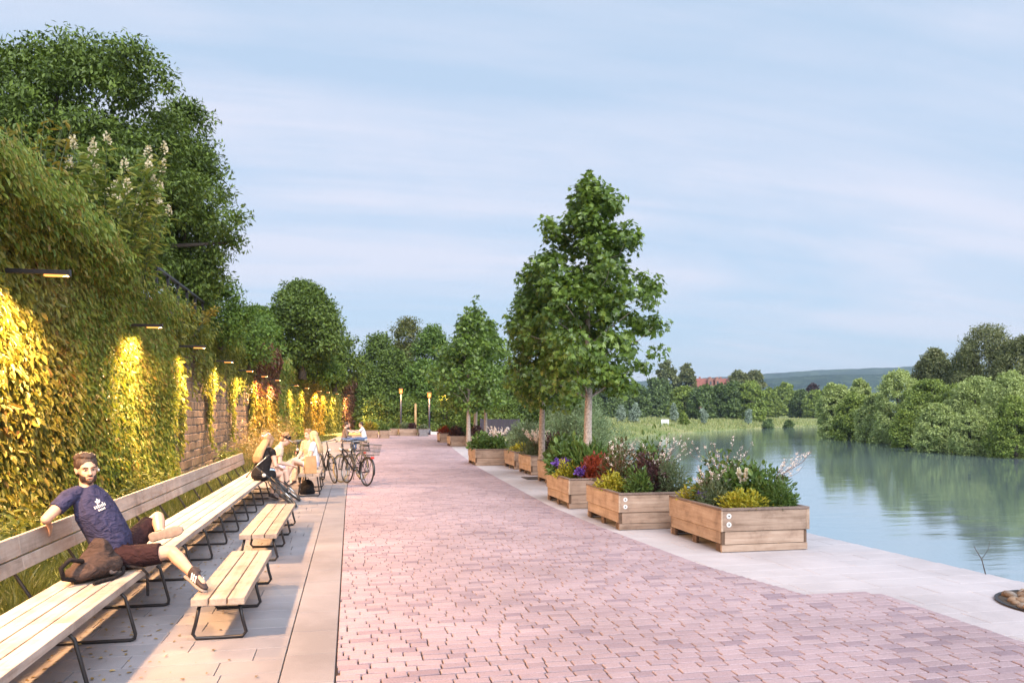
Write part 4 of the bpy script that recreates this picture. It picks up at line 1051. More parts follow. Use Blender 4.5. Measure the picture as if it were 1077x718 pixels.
for (x, y, m_, lab, h) in [(5.5,41.2,F_DKRED,'dark plant in the small far planter',.45),(5.8,41.6,F_SHRUB,'green plant in the small far planter',.55),(5.5,46.6,F_RED,'reddish plant in the farthest planter of the row',.4),(5.85,46.7,F_SHRUB,'green plant in the farthest planter of the row',.6),(6.4,40.1,F_DKRED,'dark plant right of the leftmost thin trunk',.5),
   (1.25,55.1,F_CREEP_YEL,'yellow green plant in the left end planter',.55),(1.6,55.2,F_LIME,'yellow plant in the left end planter',.45),(2.25,54.9,F_SHRUB,'green plant in the second end planter',.55),(3.2,61.3,F_SHRUB,'green plant in the dull brown end planter',.6),(4.0,60.2,F_GREY,'pale plant at the left of the widest end planter',.45),(4.6,60.2,F_DKRED,'dark plant at the right of the widest end planter',.4),(5.35,59.2,F_GREY,'low pale plant in the grey end planter',.3)]:
    mound('planter_plant', lab, 'plant', x, y, .36, h, 420, .14, .55, m_, int(x*100+y*7), group='plants in the far planters')
# greenery on the bank between the planters and the water
for i, (x, y, r, h) in enumerate([(7.1,26.0,.7,.8),(7.9,35,1.0,1.0),(8.8,38,1.2,1.2)]):
    mound('bank_shrub', 'dark green shrub on the bank behind the planters', 'shrub', x, y, r, h, 1500, .2, .5, F_DARK, 470+i, z=-.5, group='green shrubs on the bank behind the planters')

# ================================================================ tree pit with stones at the right edge
pit = thing('planting_pit', 'round hole in the pale paving filled with brown stones at the right picture edge', 'planting pit', (6.42, 5.9, 0))
mb = MB(); n = 40
inner = [(.58*math.cos(2*math.pi*i/n), .58*math.sin(2*math.pi*i/n)) for i in range(n)]; outer = [(.61*math.cos(2*math.pi*i/n), .61*math.sin(2*math.pi*i/n)) for i in range(n)]
mb.loft([[(a, b_, .002) for a, b_ in outer], [(a, b_, .012) for a, b_ in outer], [(a, b_, .012) for a, b_ in inner], [(a, b_, .004) for a, b_ in inner]])
mb.build('edge_ring', M_steel, pit)
MB().tube([(0,0,.002),(0,0,.008)], .585, 40).build('earth', M_EARTH, pit)
M_COB = stone('brown_cobbles', [(.16,.10,.06),(.28,.20,.14),(.22,.19,.17),(.32,.24,.17)], .8, 60, 6, .3, bmp=.5)
rng = np.random.default_rng(8); mb = MB()
for i in range(170):
    a = rng.uniform(0, 6.28); q = .54*rng.random()**.5; s = rng.uniform(.025, .065)
    M = Matrix.Rotation(rng.uniform(0, 3), 3, 'Z') @ Matrix.Rotation(rng.normal()*.4, 3, 'X')
    mb.ell((q*math.cos(a), q*math.sin(a), s*.35+.004), (s, s*.75, s*.55), M, 8, 6)
o = mb.build('stones', M_COB, pit, True); o['kind'] = 'stuff'
tw = thing('twig', 'bare thin twig rising over the quay edge at the right picture edge', 'twig', (6.75, 7.25, 0))
mb = MB(); mb.tube([(0,0,0),(-.03,.02,.16),(-.12,.03,.30)], [.006,.005,.003], 5); mb.tube([(-.03,.02,.16),(.05,.02,.26),(.06,.0,.36)], [.004,.003,.002], 4); mb.tube([(-.06,.03,.2),(-.16,.0,.22)], [.003,.002], 4)
mb.build('branch', M_DBARK, tw, True)

# ================================================================ lamp posts, pole, fence at the end of the path
M_GLOW2 = emit('lantern_glow', (1.0, .34, .06), 1.05)
M_POST = plain('blue_grey_post', (.05, .052, .075), .5, .3)
for i, (px, d, top, lab) in enumerate([(421.6, 66, 408, 'left lit lamp post at the end of the path'), (451.5, 62, 412, 'middle lit lamp post right of the wooden pole'), (467.2, 74, 415, 'right lit lamp post half hidden by young tree leaves')]):
    x, y = pd(px, d); h = zat(top, d)
    t = thing('street_lamp', lab, 'lamp post', (x, y, 0), 0, 'lit lamp posts at the end of the path')
    MB().tube([(0,0,-.1),(0,0,h-.45)], [.085,.07], 10).build('post', M_POST, t, True)
    MB().tube([(0,0,-.05),(0,0,.5)], [.12,.1], 10).build('base', M_POST, t, True)
    MB().tube([(0,0,h-.45),(0,0,h-.05)], [.14,.16], 12).build('lantern', M_GLOW2, t, True)
    MB().tube([(0,0,h-.049),(0,0,h)], [.15,.10], 12).build('cap', M_POST, t, True)
    li = bpy.data.lights.new('lamp_light', 'POINT'); li.energy = 260; li.color = (1, .55, .2); li.shadow_soft_size = .14
    lo = bpy.data.objects.new('lamp_light', li); lo.location = (0, -.3, h-.3); link(lo, t)
x, y = pd(437, 63)
t = thing('wooden_pole', 'plain round wooden pole between the left two lamp posts', 'pole', (x, y, 0)); h = zat(424, 63)
MB().tube([(0,0,-.1),(0,0,h-.06)], [.1,.085], 10).build('shaft', wood('pole_wood', [(.30,.22,.12),(.42,.32,.18)], 'z'), t, True)
MB().tube([(0,0,h-.06),(0,0,h)], [.087,.05], 10).build('tip', wood('pole_tip_wood', [(.25,.18,.1),(.34,.25,.15)], 'z'), t, True)
W_FENCE = plain('dark_violet_grey_fence', (.062, .058, .085), .7, var=.2)
xa, ya = pd(505, 57); xb, yb = pd(545, 55)
fz = thing('slatted_fence', 'dark violet grey upright slat fence behind the far young trees', 'fence', (xa, ya, 0), math.atan2(yb-ya, xb-xa)); Lf = math.hypot(xb-xa, yb-ya)
mb = MB(); k = 0
while k*.13 < Lf: mb.box(k*.13, k*.13+.105, -.012, .012, .1, 1.3); k += 1
mb.build('slats', W_FENCE, fz)['kind'] = 'stuff'
for z in (.3, 1.1): MB().box(-.02, Lf+.05, .013, .05, z, z+.07).build('rail', W_FENCE, fz)
for q in (0, Lf*.5, Lf): MB().box(q-.04, q+.04, .051, .12, -.1, 1.34).build('post', W_FENCE, fz)
xa, ya = pd(451, 64); xb, yb = pd(464, 70)
M_LITE = plain('light_gravel_path', (.55, .54, .53), .9, var=.1)
mb = MB(); p1 = pd(449.5, 61.5); p2 = pd(464, 60.0); p3 = pd(466, 90); p4 = pd(455, 92)
mb.add([(*p, -.012) for p in (p1, p2, p3, p4)], [(0,1,2,3)]); tag(mb.build('side_path', M_LITE), kind='structure')

# ================================================================ far bank: red roofed house, white board, drift of flat stones
M_RROOF = plain('red_roof_tiles', (.23, .075, .055), .85, var=.25, vscale=1.0)
M_RWALL = plain('brick_house_wall', (.28, .13, .10), .9, var=.2, vscale=1.0)
M_GLASS = plain('window_glass', (.05, .06, .07), .15, var=.1)
M_WHITE = plain('white_paint', (.75, .74, .72), .6, var=.05)
x, y = pd(749, 420); hs = thing('brick_house', 'large red roofed brick house with gables behind the far trees', 'house', (x, y, 0), -YAW)
wd2 = 34/FPX*420/2+2; zt_ = zat(398.0, 420)
MB().box(-wd2, wd2, -6, 6, -1, zt_-4.5).build('wall', M_RWALL, hs)
mb = MB(); mb.loft([[(-wd2-.4,-6.6,zt_-4.5),(wd2+.4,-6.6,zt_-4.5),(wd2+.4,6.6,zt_-4.5),(-wd2-.4,6.6,zt_-4.5)],[(-wd2+1,-.5,zt_),(wd2-1,-.5,zt_),(wd2-1,.5,zt_),(-wd2+1,.5,zt_)]])
rf = mb.build('roof', M_RROOF, hs)
for q in (-.25, .1, .75):
    g_ = MB().loft([[(q*wd2-1.2,-7.2,zt_-6.5),(q*wd2+1.2,-7.2,zt_-6.5),(q*wd2+1.2,-2,zt_-6.5),(q*wd2-1.2,-2,zt_-6.5)],[(q*wd2-1.2,-7.2,zt_-1),(q*wd2+1.2,-7.2,zt_-1),(q*wd2+1.2,-2,zt_-1),(q*wd2-1.2,-2,zt_-1)],[(q*wd2-.1,-7.2,zt_+.6),(q*wd2+.1,-7.2,zt_+.6),(q*wd2+.1,-2,zt_+.6),(q*wd2-.1,-2,zt_+.6)]]).build('gable', M_RWALL, hs)
    MB().box(q*wd2-.5,q*wd2+.5,-7.26,-7.205,zt_-3.6,zt_-1.8).build('window', M_GLASS, g_)
for q in (-.6, .45): MB().box(q*wd2-.4,q*wd2+.4,.6,1.6,zt_-2,zt_+1.0).build('chimney', M_RWALL, rf)
x, y = pd(699.5, 150); t = thing('white_board', 'small white board on two legs standing on the meadow', 'board', (x, y, ground_z(np.array(x), np.array(y)).item()), -YAW)
MB().box(-.75,.75,-.05,.05,.55,1.25).build('panel', M_WHITE, t, bevel=.02)
for q in (-.6, .6): MB().box(q-.06,q+.06,-.04,.04,-.1,.546).build('leg', M_WHITE, t)
# ================================================================ people
M_SKIN = plain('skin', (.50, .30, .21), .5, var=.08, vscale=18, spec=.35)
M_SKIN2 = plain('pale_skin', (.58, .38, .29), .5, var=.06, vscale=18, spec=.35)
def cloth(name, col, fold=.9, var=.25):
    m, nt, b, out = new_mat(name)
    v = coords(nt); f = noise(nt, coords(nt, (1, 1, 1.6)), 11, 3, .5, 1.8); f2 = noise(nt, v, 240, 2, .6)
    c = ramp(nt, f, [(.3, tuple(x*(1-var) for x in col)), (.7, tuple(min(1, x*(1+var)) for x in col))])
    nt.links.new(c, b.inputs['Base Color']); b.inputs['Roughness'].default_value = .9; b.inputs['Specular IOR Level'].default_value = .15
    bump(nt, b, mathn(nt, 'ADD', f, mathn(nt, 'MULTIPLY', f2, .06)), fold, .03)
    return m
def hairmat(name, cols):
    m, nt, b, out = new_mat(name)
    f = noise(nt, coords(nt, (60, 60, 5)), 2, 4, .6, .4)
    c = ramp(nt, f, [(.3, cols[0]), (.7, cols[1])]); nt.links.new(c, b.inputs['Base Color'])
    b.inputs['Roughness'].default_value = .5; bump(nt, b, f, .8, .01)
    return m
H_DARK = hairmat('dark_brown_hair', [(.022,.012,.009),(.06,.034,.022)])
H_BROWN = hairmat('long_brown_hair', [(.16,.085,.04),(.34,.20,.10)])
H_BLOND = hairmat('blond_hair', [(.36,.23,.11),(.58,.42,.24)])
C_NAVY = cloth('navy_shirt', (.034, .034, .075)); C_SHORTS = cloth('dark_maroon_shorts', (.026, .012, .014))
C_BLACK = cloth('black_cloth', (.014, .013, .015)); C_WHITE = cloth('white_cloth', (.66, .65, .66)); C_JEANS = cloth('blue_jeans', (.10, .14, .24)); C_LILAC = cloth('lilac_cloth', (.55, .50, .62)); C_BEIGE = cloth('beige_cloth', (.55, .42, .30)); C_SKY = cloth('light_blue_cloth', (.25, .42, .62)); C_GREYB = cloth('grey_brown_cloth', (.16, .12, .10))
M_RUBBER = plain('black_rubber', (.018, .017, .018), .75, var=.25)
M_SOLE = plain('grey_shoe_sole', (.24, .19, .16), .8, var=.2)
M_SHOE = plain('dark_shoe', (.035, .022, .022), .7, var=.3)
M_SHOEW = plain('white_shoe', (.62, .60, .58), .7, var=.1)
M_EYE = plain('eye_white', (.30, .25, .22), .3, var=.02)
M_IRIS = plain('dark_iris', (.03, .018, .012), .25, var=.1)
M_LIP = plain('lips', (.36, .15, .12), .5, var=.05)
V3 = Vector

def oring(c, side, fwd, w, d, n=16, sq=2.3):
    pts = []
    for k in range(n):
        a = 2*math.pi*k/n; ca, sa = math.cos(a), math.sin(a)
        pts.append(c + side*(w*math.copysign(abs(ca)**(2/sq), ca)) + fwd*(d*math.copysign(abs(sa)**(2/sq), sa)))
    return pts
def torso(mb, J, grow=0.0, top=True, belly=0.0, bottom=-.06, wide=1.0, neck=True, lo=0.0):
    P, Cc_, N_ = J['pelvis'], J['chest'], J['neck']
    sp = (J['hipL']-J['hipR']).normalized(); sc = (J['shL']-J['shR']).normalized()
    rings = []; g = grow
    ctr = [P+(P-Cc_).normalized()*.10, P+(P-Cc_).normalized()*.04, P*.72+Cc_*.28, P*.42+Cc_*.58, Cc_, Cc_*.45+N_*.55]
    wid = [.13, .172, .158, .152, .165, .148]; dep = [.08, .118, .112+belly, .112+belly*.7, .115, .088]
    if neck: ctr += [Cc_*.12+N_*.88, N_+(N_-Cc_).normalized()*.012]; wid += [.098, .062]; dep += [.070, .060]
    for i, c in enumerate(ctr):
        if i/len(ctr) < lo: continue
        t = min(1, i/4); s = (sp*(1-t)+sc*t).normalized(); ax = (ctr[min(i+1, len(ctr)-1)]-ctr[max(i-1, 0)]).normalized()
        f = ax.cross(s).normalized(); s = f.cross(ax).normalized()
        w_ = wid[i]*wide if i < 6 else wid[i]
        rings.append(oring(c + f*(-belly*.6 if i in (2, 3) else 0)*J.get('bsign', 1), s, f, w_+g, dep[i]+g))
    mb.loft(rings)
def lerp(a, b, t): return a*(1-t)+b*t
def limb(mb, pts, radii, n=12, rc=True): mb.tube(pts, radii, n, round_cap=rc)
def hand(mb, W, d, up, thumb, s=1.0, curl=.5, spread=.1):
    """palm and five fingers; d: along the hand, up: out of the back of the hand, thumb: towards the thumb side"""
    d = d.normalized(); up = (up-d*up.dot(d)).normalized(); th = d.cross(up); th = th if th.dot(thumb) > 0 else -th
    r1 = [oring(W, th, up, .027*s, .020*s, 12), oring(W+d*.035*s, th, up, .038*s, .018*s, 12), oring(W+d*.085*s, th, up, .042*s, .015*s, 12), oring(W+d*.098*s, th, up, .036*s, .011*s, 12)]
    mb.loft(r1)
    for k, (o, L) in enumerate(((.031, .072), (.0105, .082), (-.0105, .076), (-.031, .060))):
        p = W + d*.082*s + th*o*s; a = curl*.6; dd = (d + th*o*spread*18*.3).normalized(); pts = [p-dd*.02*s, p]
        for j, f in enumerate((.45, .32, .25)):
            v = dd*math.cos(a) - up*math.sin(a); p = p + v*L*f*s; pts.append(p); a += curl*.7
        mb.tube(pts, [.0098*s, .0098*s, .009*s, .0082*s, .007*s], 8, round_cap=True)
    p = W + d*.025*s + th*.030*s; v1 = (d*.65+th*.75-up*.15).normalized(); v2 = (d*.9+th*.25-up*.3).normalized()
    mb.tube([p-th*.012*s, p+v1*.035*s, p+v1*.04*s+v2*.028*s, p+v1*.04*s+v2*.05*s], [.013*s, .0115*s, .0100*s, .0078*s], 8, round_cap=True)
def frame_of(f, u):
    f = f.normalized(); r = f.cross(u).normalized(); u2 = r.cross(f).normalized()
    return Matrix((r, f, u2)).transposed()     # columns: right, forward, up
def head(mb, c, M):
    E = lambda p, r: mb.ell(c + M @ V3(p), r, M, 16, 12)
    E((0,-.012,.030), (.077,.097,.090)); E((0,.022,-.038), (.060,.068,.078)); E((0,.058,-.088), (.028,.026,.024)); E((0,.030,-.075), (.048,.05,.036))
    E((0,.074,.028), (.052,.018,.016)); E((.036,.056,-.020), (.022,.022,.024)); E((-.036,.056,-.020), (.022,.022,.024))
    mb.tube([c+M@V3(p) for p in ((0,.082,.022),(0,.097,-.004),(0,.106,-.024))], [.0085,.0105,.0145], 8, round_cap=True)
    E((.013,.092,-.028), (.008,.010,.008)); E((-.013,.092,-.028), (.008,.010,.008))
    E((0,.087,-.056), (.023,.010,.0075)); E((0,.085,-.066), (.019,.010,.008))
    for s in (1,-1):
        E((s*.078,-.006,-.002), (.008,.019,.031)); E((s*.080,-.012,.012), (.012,.012,.016))
def face(root, c, M, brow, beard=None, base=V3((0,0,0))):
    for s in (1,-1):
        o = MB().ell(c+M@V3((s*.029,.0725,.008))-base, (.0115,.0120,.0066), M, 12, 9).build('eye', M_EYE, root, True)
        MB().ell(c+M@V3((s*.029,.0820,.008))-base, (.0058,.0036,.0058), M, 10, 7).build('iris', M_IRIS, o, True)
        MB().tube([c+M@V3(p)-base for p in ((s*.014,.093,.026),(s*.032,.090,.032),(s*.050,.078,.026))], [.004,.005,.003], 6, round_cap=True).build('eyebrow', brow, root, True)
    MB().tube([c+M@V3(p)-base for p in ((-.022,.092,-.061),(-.008,.0975,-.0585),(0,.0975,-.060),(.008,.0975,-.0585),(.022,.092,-.061))], [.003,.0055,.006,.0055,.003], 6, round_cap=True).build('mouth', M_LIP, root, True)

def hair_short(c, M, mat, root, base, seed=1, cover=1.0):
    rng = random.Random(seed); mb = MB()
    mb.ell(c+M@V3((0,-.022,.050))-base, (.090,.098,.090), M, 16, 12)
    mb.ell(c+M@V3((0,-.052,-.005))-base, (.076,.062,.075), M, 14, 10)
    for i in range(46):
        a = rng.uniform(0, 6.28); e = rng.uniform(.15, 1.3)
        d = V3((math.cos(a)*math.cos(e), math.sin(a)*math.cos(e), math.sin(e)))
        if d.y > .55 and d.z < .55: continue
        p = V3((0,-.02,.048)) + V3((d.x*.087, d.y*.096, d.z*.092)); q = rng.uniform(.015, .028)
        mb.ell(c+M@p-base, (q, q, q*.8), M, 8, 6)
    mobj('hair', blend_mesh(mb, .007, 2, 'hair'), mat, root)
def hair_long(c, M, mat, root, base, down, L=.42, wide=.10, fwd=None):
    """hair falling from the crown; down: points the curtain follows"""
    mb = MB(); mb.ell(c+M@V3((0,-.022,.038))-base, (.088,.100,.094), M, 16, 12); mb.ell(c+M@V3((0,-.06,-.04))-base, (.080,.055,.09), M, 14, 10)
    r_ = M@V3((1,0,0)); b_ = M@V3((0,-1,0)); n = len(down)
    rings = []
    for i, p in enumerate([c+M@V3((0,-.06,-.01))]+list(down)):
        t = i/n; rings.append(oring(V3(p)-base, r_, b_, wide*(.8+.45*t if t < .75 else 1.1-.7*(t-.75)*4*.5), .05*(1-.35*t), 14))
    mb.loft(rings)
    for s in (1,-1): mb.tube([c+M@V3((s*.07,.02,.04))-base, c+M@V3((s*.085,.0,-.06))-base, c+M@V3((s*.085,-.0,-.17))-base], [.03,.032,.012], 8, round_cap=True)
    mobj('hair', blend_mesh(mb, .011, 3, 'hair'), mat, root)
def cap_hat(c, M, root, base, mat, mat2):
    mb = MB(); rings = []
    for z, k in ((.03,1.0),(.06,1.0),(.09,.9),(.115,.68),(.13,.35),(.134,.05)):
        rings.append([c+M@V3((.092*k*math.cos(2*math.pi*i/20), -.012+.108*k*math.sin(2*math.pi*i/20), z))-base for i in range(20)])
    o = mb.loft(rings).build('cap', mat, root, True)
    vis = []
    for z in (.028,.038):
        vis.append([c+M@V3((.082*math.cos(math.pi*i/10), .07+.095*math.sin(math.pi*i/10), z - .02*math.sin(math.pi*i/10)))-base for i in range(11)])
    v = vis[0]+vis[1]; MB().add(v, [tuple(range(11))[::-1], tuple(range(11, 22))]+[(i, (i+1) % 11, 11+(i+1) % 11, 11+i) for i in range(11)]).build('visor', mat2, o)

def shoe(root, base, A, T, up, mat, sole, name='shoe', white=False):
    f = (T-A); f.z = f.z; L = .27; f = f.normalized(); up = (up-f*up.dot(f)).normalized(); s = f.cross(up)
    heel = A - f*.065 - up*.045
    mb = MB(); prof = [(0,.028,.05,.030),(.03,.036,.062,.046),(.09,.038,.06,.048),(.15,.045,.036,.034),(.21,.046,.026,.026),(.255,.035,.02,.020),(.275,.018,.016,.013)]
    rings = [oring(heel+f*x+up*(z*.62+.012)-base, s, up, w, h*.82, 14) for x, w, z, h in prof]
    mb.loft(rings); mb.tube([heel+f*.05+up*.05-base, heel+f*.055+up*.10-base], [.046,.043], 12, round_cap=False)
    o = mobj(name, blend_mesh(mb, .007, 3, name), mat, root)
    mb = MB(); pr = [(-.012,.024),(.0,.036),(.03,.042),(.10,.037),(.17,.047),(.22,.048),(.262,.037),(.285,.018)]
    rings = [oring(heel+f*x-base, s, up, w, .0115, 12, 4) for x, w in pr]
    mb.loft(rings).build('sole', sole, o, True)
    if white:
        for q in (.11, .14, .17):
            for sd in (1,-1): MB().tube([heel+f*q+s*sd*.041+up*.022-base, heel+f*(q-.03)+s*sd*.036+up*.062-base], [.006,.006], 6, round_cap=True).build('stripe', M_SHOEW, o)
    return o

def make_person(label, J, skin, top, legs, hairf, seed=1, voxel=.01, sleeve=.55, leglen=.78, belly=0.0, wide=1.0, shoes=M_SHOE, sole=M_SOLE, topless=False, legr=1.0, stripes=False, hands=True, group=None):
    base = V3((J['pelvis'].x, J['pelvis'].y, 0)); Jr = {k: (v if not isinstance(v, Vector) else v) for k, v in J.items()}
    mb = MB(); c = J['head']; M = frame_of(J['face'], J['up'])
    torso(mb, J, -.004, belly=belly, wide=wide)
    limb(mb, [J['neck']-(J['head']-J['neck'])*.15, J['neck']*.4+J['head']*.6-(M@V3((0,.02,0)))], [.058, .052])
    head(mb, c, M)
    for s in 'LR':
        S, E, W = J['sh'+s], J['el'+s], J['wr'+s]
        limb(mb, [lerp(J['neck'], S, .45), S], [.055, .056]); limb(mb, [S, lerp(S, E, .45), E], [.056, .047, .039]); limb(mb, [E, lerp(E, W, .3), W], [.039, .041, .026])
        hd = J.get('hd'+s, (W-E)); hu = J.get('hu'+s, V3((0,0,1))); ht = J.get('ht'+s, J['face'])
        hand(mb, W, hd, hu, ht, 1.0, J.get('curl'+s, .45))
        Hh, K, A, T = J['hip'+s], J['kn'+s], J['an'+s], J['to'+s]
        limb(mb, [Hh, lerp(Hh, K, .5), K], [.088*legr, .076*legr, .055*legr]); limb(mb, [K, lerp(K, A, .3), lerp(K, A, .7), A], [.053*legr, .057*legr, .043*legr, .034])
        limb(mb, [A, A+(T-A).normalized()*.14-V3((0,0,.0))], [.034,.024])
    mb.v = [tuple(V3(p)-base) for p in mb.v]
    root = mobj('person', blend_mesh(mb, voxel, 3, 'person'), skin)
    root.location = base; tag(root, label, 'person', group)
    mb = MB()
    torso(mb, J, .014, belly=belly, wide=wide, neck=True)
    for s in 'LR':
        S, E = J['sh'+s], J['el'+s]
        limb(mb, [lerp(J['neck'], S, .5), S], [.064, .068])
        mb.tube([lerp(S, E, -.05), lerp(S, E, .3), lerp(S, E, sleeve)], [.068, .064, .062 if sleeve < .7 else .052], 14)
        if sleeve > .9: mb.tube([E, lerp(E, J['wr'+s], .92)], [.052, .038], 12, round_cap=True)
    mb.v = [tuple(V3(p)-base) for p in mb.v]
    shirt = mobj('shirt', blend_mesh(mb, voxel*.95, 2, 'shirt'), top, root)
    mb = MB(); P = J['pelvis']; dn = (P-J['chest']).normalized(); sp = (J['hipL']-J['hipR']).normalized(); f = dn.cross(sp).normalized()
    mb.loft([oring(P-dn*.08, sp, f, .178*wide, .128+belly), oring(P, sp, f, .19*wide, .135+belly*.5), oring(P+dn*.08, sp, f, .16, .11)])
    for s in 'LR':
        Hh, K, A = J['hip'+s], J['kn'+s], J['an'+s]
        if leglen <= 1: mb.tube([Hh, lerp(Hh, K, leglen*.6), lerp(Hh, K, leglen)], [.107*legr, .097*legr, .089*legr], 16)
        else:
            limb(mb, [Hh, lerp(Hh, K, .5), K], [.105*legr, .09*legr, .07*legr]); mb.tube([K, lerp(K, A, .4), lerp(K, A, .95)], [.07*legr, .066*legr, .056*legr], 12)
    mb.v = [tuple(V3(p)-base) for p in mb.v]
    mobj('trousers' if leglen > 1 else 'shorts', blend_mesh(mb, voxel*.95, 2, 'shorts'), legs, root)
    for s in 'LR':
        shoe(root, base, J['an'+s], J['to'+s], J.get('su'+s, V3((0,0,1))), shoes, sole, white=stripes)
    hairf(c, M, root, base)
    face(root, c, M, H_DARK, base=base)
    return root, shirt, base, M

# ---- the man on the bench
J = dict(pelvis=V3((-1.95,7.12,.56)), chest=V3((-2.08,7.06,.93)), neck=V3((-2.15,7.06,1.12)), head=V3((-2.15,7.06,1.275)),
  face=V3((.52,-.85,-.03)), up=V3((-.10,.03,1)),
  shR=V3((-2.24,6.90,1.065)), shL=V3((-2.11,7.22,1.05)), elR=V3((-2.335,6.71,.92)), wrR=V3((-2.405,6.94,.885)),
  hdR=V3((.12,.42,-.85)), huR=V3((.9,-.1,.42)), htR=V3((.2,.9,.3)), curlR=.35,
  elL=V3((-2.22,7.40,.80)), wrL=V3((-2.12,7.30,.60)),
  hipR=V3((-1.91,7.00,.54)), hipL=V3((-1.93,7.22,.55)), knR=V3((-1.47,6.98,.585)), anR=V3((-1.235,6.66,.445)), toR=V3((-1.06,6.45,.36)),
  knL=V3((-1.72,7.60,.80)), anL=V3((-1.60,7.16,.705)), toL=V3((-1.36,7.11,.77)), suL=V3((0,1,-.02)), suR=V3((.35,.1,.9)))
def man_hair(c, M, root, base):
    hair_short(c, M, H_DARK, root, base, 3)
    mb = MB(); E = lambda p, r: mb.ell(c+M@V3(p)-base, r, M, 14, 10)
    E((0,.026,-.052), (.0605,.063,.062)); E((0,.060,-.092), (.0295,.027,.022)); E((.045,.03,-.05), (.019,.04,.05)); E((-.045,.03,-.05), (.019,.04,.05)); E((0,.0905,-.0445), (.024,.009,.006))
    bm_ = blend_mesh(mb, .006, 2, 'beard')
    # the beard stays off the cheeks and mouth
    bm = bmesh.new(); bm.from_mesh(bm_); Mi = M.inverted()
    kill = []
    for v in bm.verts:
        q = Mi @ (v.co - (c-base))
        if q.z > -.018 - max(0, q.y-.035)*.55 and not (q.y > .085 and -.053 < q.z < -.036): kill.append(v)
        elif q.y > .075 and -.072 < q.z < -.05 and abs(q.x) < .026: kill.append(v)
    bmesh.ops.delete(bm, geom=kill, context='VERTS'); bm.to_mesh(bm_); bm.free()
    mobj('beard', bm_, H_DARK, root)
    MB().ell(c+M@V3((-.088,.010,-.008))-base, (.008,.009,.013), M, 8, 6).build('earbud', M_SHOEW, root, True)
man, shirt, mbase, MM = make_person('bearded man in navy T-shirt and dark shorts lounging on the long bench, ankle on knee', J, M_SKIN, C_NAVY, C_SHORTS, man_hair, voxel=.0075, belly=.03, wide=1.06, leglen=.80, stripes=True)
# white print on the chest, laid on the cloth
from mathutils.bvhtree import BVHTree
sm = shirt.data; bv = BVHTree.FromPolygons([v.co for v in sm.vertices], [tuple(p.vertices) for p in sm.polygons])
cdir = V3((.70,-.68,.10)).normalized(); cup = (J['neck']-J['chest']).normalized(); cri = cdir.cross(cup).normalized()
cc = J['chest']-mbase + cup*.055 + cdir*.35 + cri*.02
def printed(name, polys):
    mb = MB()
    for poly in polys:
        pts = []
        for (a, b_) in poly:
            o_ = cc + cri*a*.72 + cup*b_*.72; h = bv.ray_cast(o_, -cdir)
            if h[0] is None: break
            pts.append(h[0]+cdir*.004)
        if len(pts) == len(poly): mb.add(pts, [tuple(range(len(pts)))])
    mb.build(name, M_SHOEW, shirt)
leafp = lambda ang, L, w: [(math.sin(ang)*L*t + math.cos(ang)*w*s*math.sin(math.pi*min(1, t*.95)), .03+math.cos(ang)*L*t - math.sin(ang)*w*s*math.sin(math.pi*min(1, t*.95))) for s, ts in ((1, (0,.25,.5,.75,1)), (-1, (.75,.5,.25))) for t in ts]
printed('leaf_print', [leafp(-.75,.05,.013), leafp(0,.06,.014), leafp(.75,.05,.013)])
strokes = []
for i, x in enumerate(np.linspace(-.075, .062, 7)):
    strokes.append([(x, -.02), (x+.013, -.02), (x+.013, .012 + (.016 if i % 3 == 1 else 0)), (x, .012+(.016 if i % 3 == 1 else 0))])
for i, x in enumerate(np.linspace(-.045, .035, 5)): strokes.append([(x, -.055), (x+.011, -.055), (x+.011, -.033), (x, -.033)])
printed('lettering_print', strokes)

def seated(x, y, yaw, seat=.45, lean=.05, turn=0.0, drop=0.0, arms='lap', legs='down', knee=.42, side=1, nod=-.15, sc=1.0):
    """a sitting pose; yaw turns the forward direction (local +y)"""
    Mz = Matrix.Rotation(yaw, 3, 'Z'); o = V3((x, y, 0))
    g = lambda a, b_, c_: o + Mz @ V3((a*sc, b_*sc, seat+c_*sc))
    q = lambda a, b_, z: o + Mz @ V3((a, b_, z))
    h = turn
    J = dict(pelvis=g(0,0,.10), chest=g(0,lean*.9,.42), neck=g(0,lean*1.35,.60), head=g(0,lean*1.6+.03,.745),
      face=Mz @ V3((math.sin(h), math.cos(h), nod)), up=V3((0,0,1)), shR=g(.175,lean*1.25,.545), shL=g(-.175,lean*1.25,.545), hipR=g(.095,.03,.09), hipL=g(-.095,.03,.09))
    if arms == 'lap': J.update(elR=g(.24,lean+.05,.28), elL=g(-.24,lean+.05,.28), wrR=g(.12,lean+.27,.22), wrL=g(-.12,lean+.27,.22))
    elif arms == 'reach': J.update(elR=g(.20,lean+.24,.40), elL=g(-.20,lean+.22,.38), wrR=g(.12,lean+.48,.48), wrL=g(-.12,lean+.46,.44))
    else: J.update(elR=g(.27,lean-.08,.30), elL=g(-.22,lean+.12,.28), wrR=g(.24,lean+.02,.06), wrL=g(-.05,lean+.32,.26))
    kz = seat+.10
    if legs == 'down': J.update(knR=q(.11,knee,kz), knL=q(-.11,knee,kz), anR=q(.12,knee+.04,.10), anL=q(-.12,knee-.02,.10), toR=q(.13,knee+.2,.05), toL=q(-.14,knee+.14,.05))
    elif legs == 'crossed': J.update(knR=q(.06,knee,kz+.10), knL=q(-.10,knee,kz), anR=q(-.14,knee+.16,kz-.26), anL=q(-.10,knee,.10), toR=q(-.16,knee+.32,kz-.30), toL=q(-.11,knee+.16,.05))
    elif legs == 'out': J.update(knR=q(.10,knee,kz+.04), knL=q(-.10,knee-.02,kz+.10), anR=q(.12,knee+.30,.16), anL=q(-.10,knee+.20,.13), toR=q(.13,knee+.42,.24), toL=q(-.11,knee+.36,.12))
    return J
def up_hair(mat): return lambda c, M, root, base: hair_short(c, M, mat, root, base, 5)
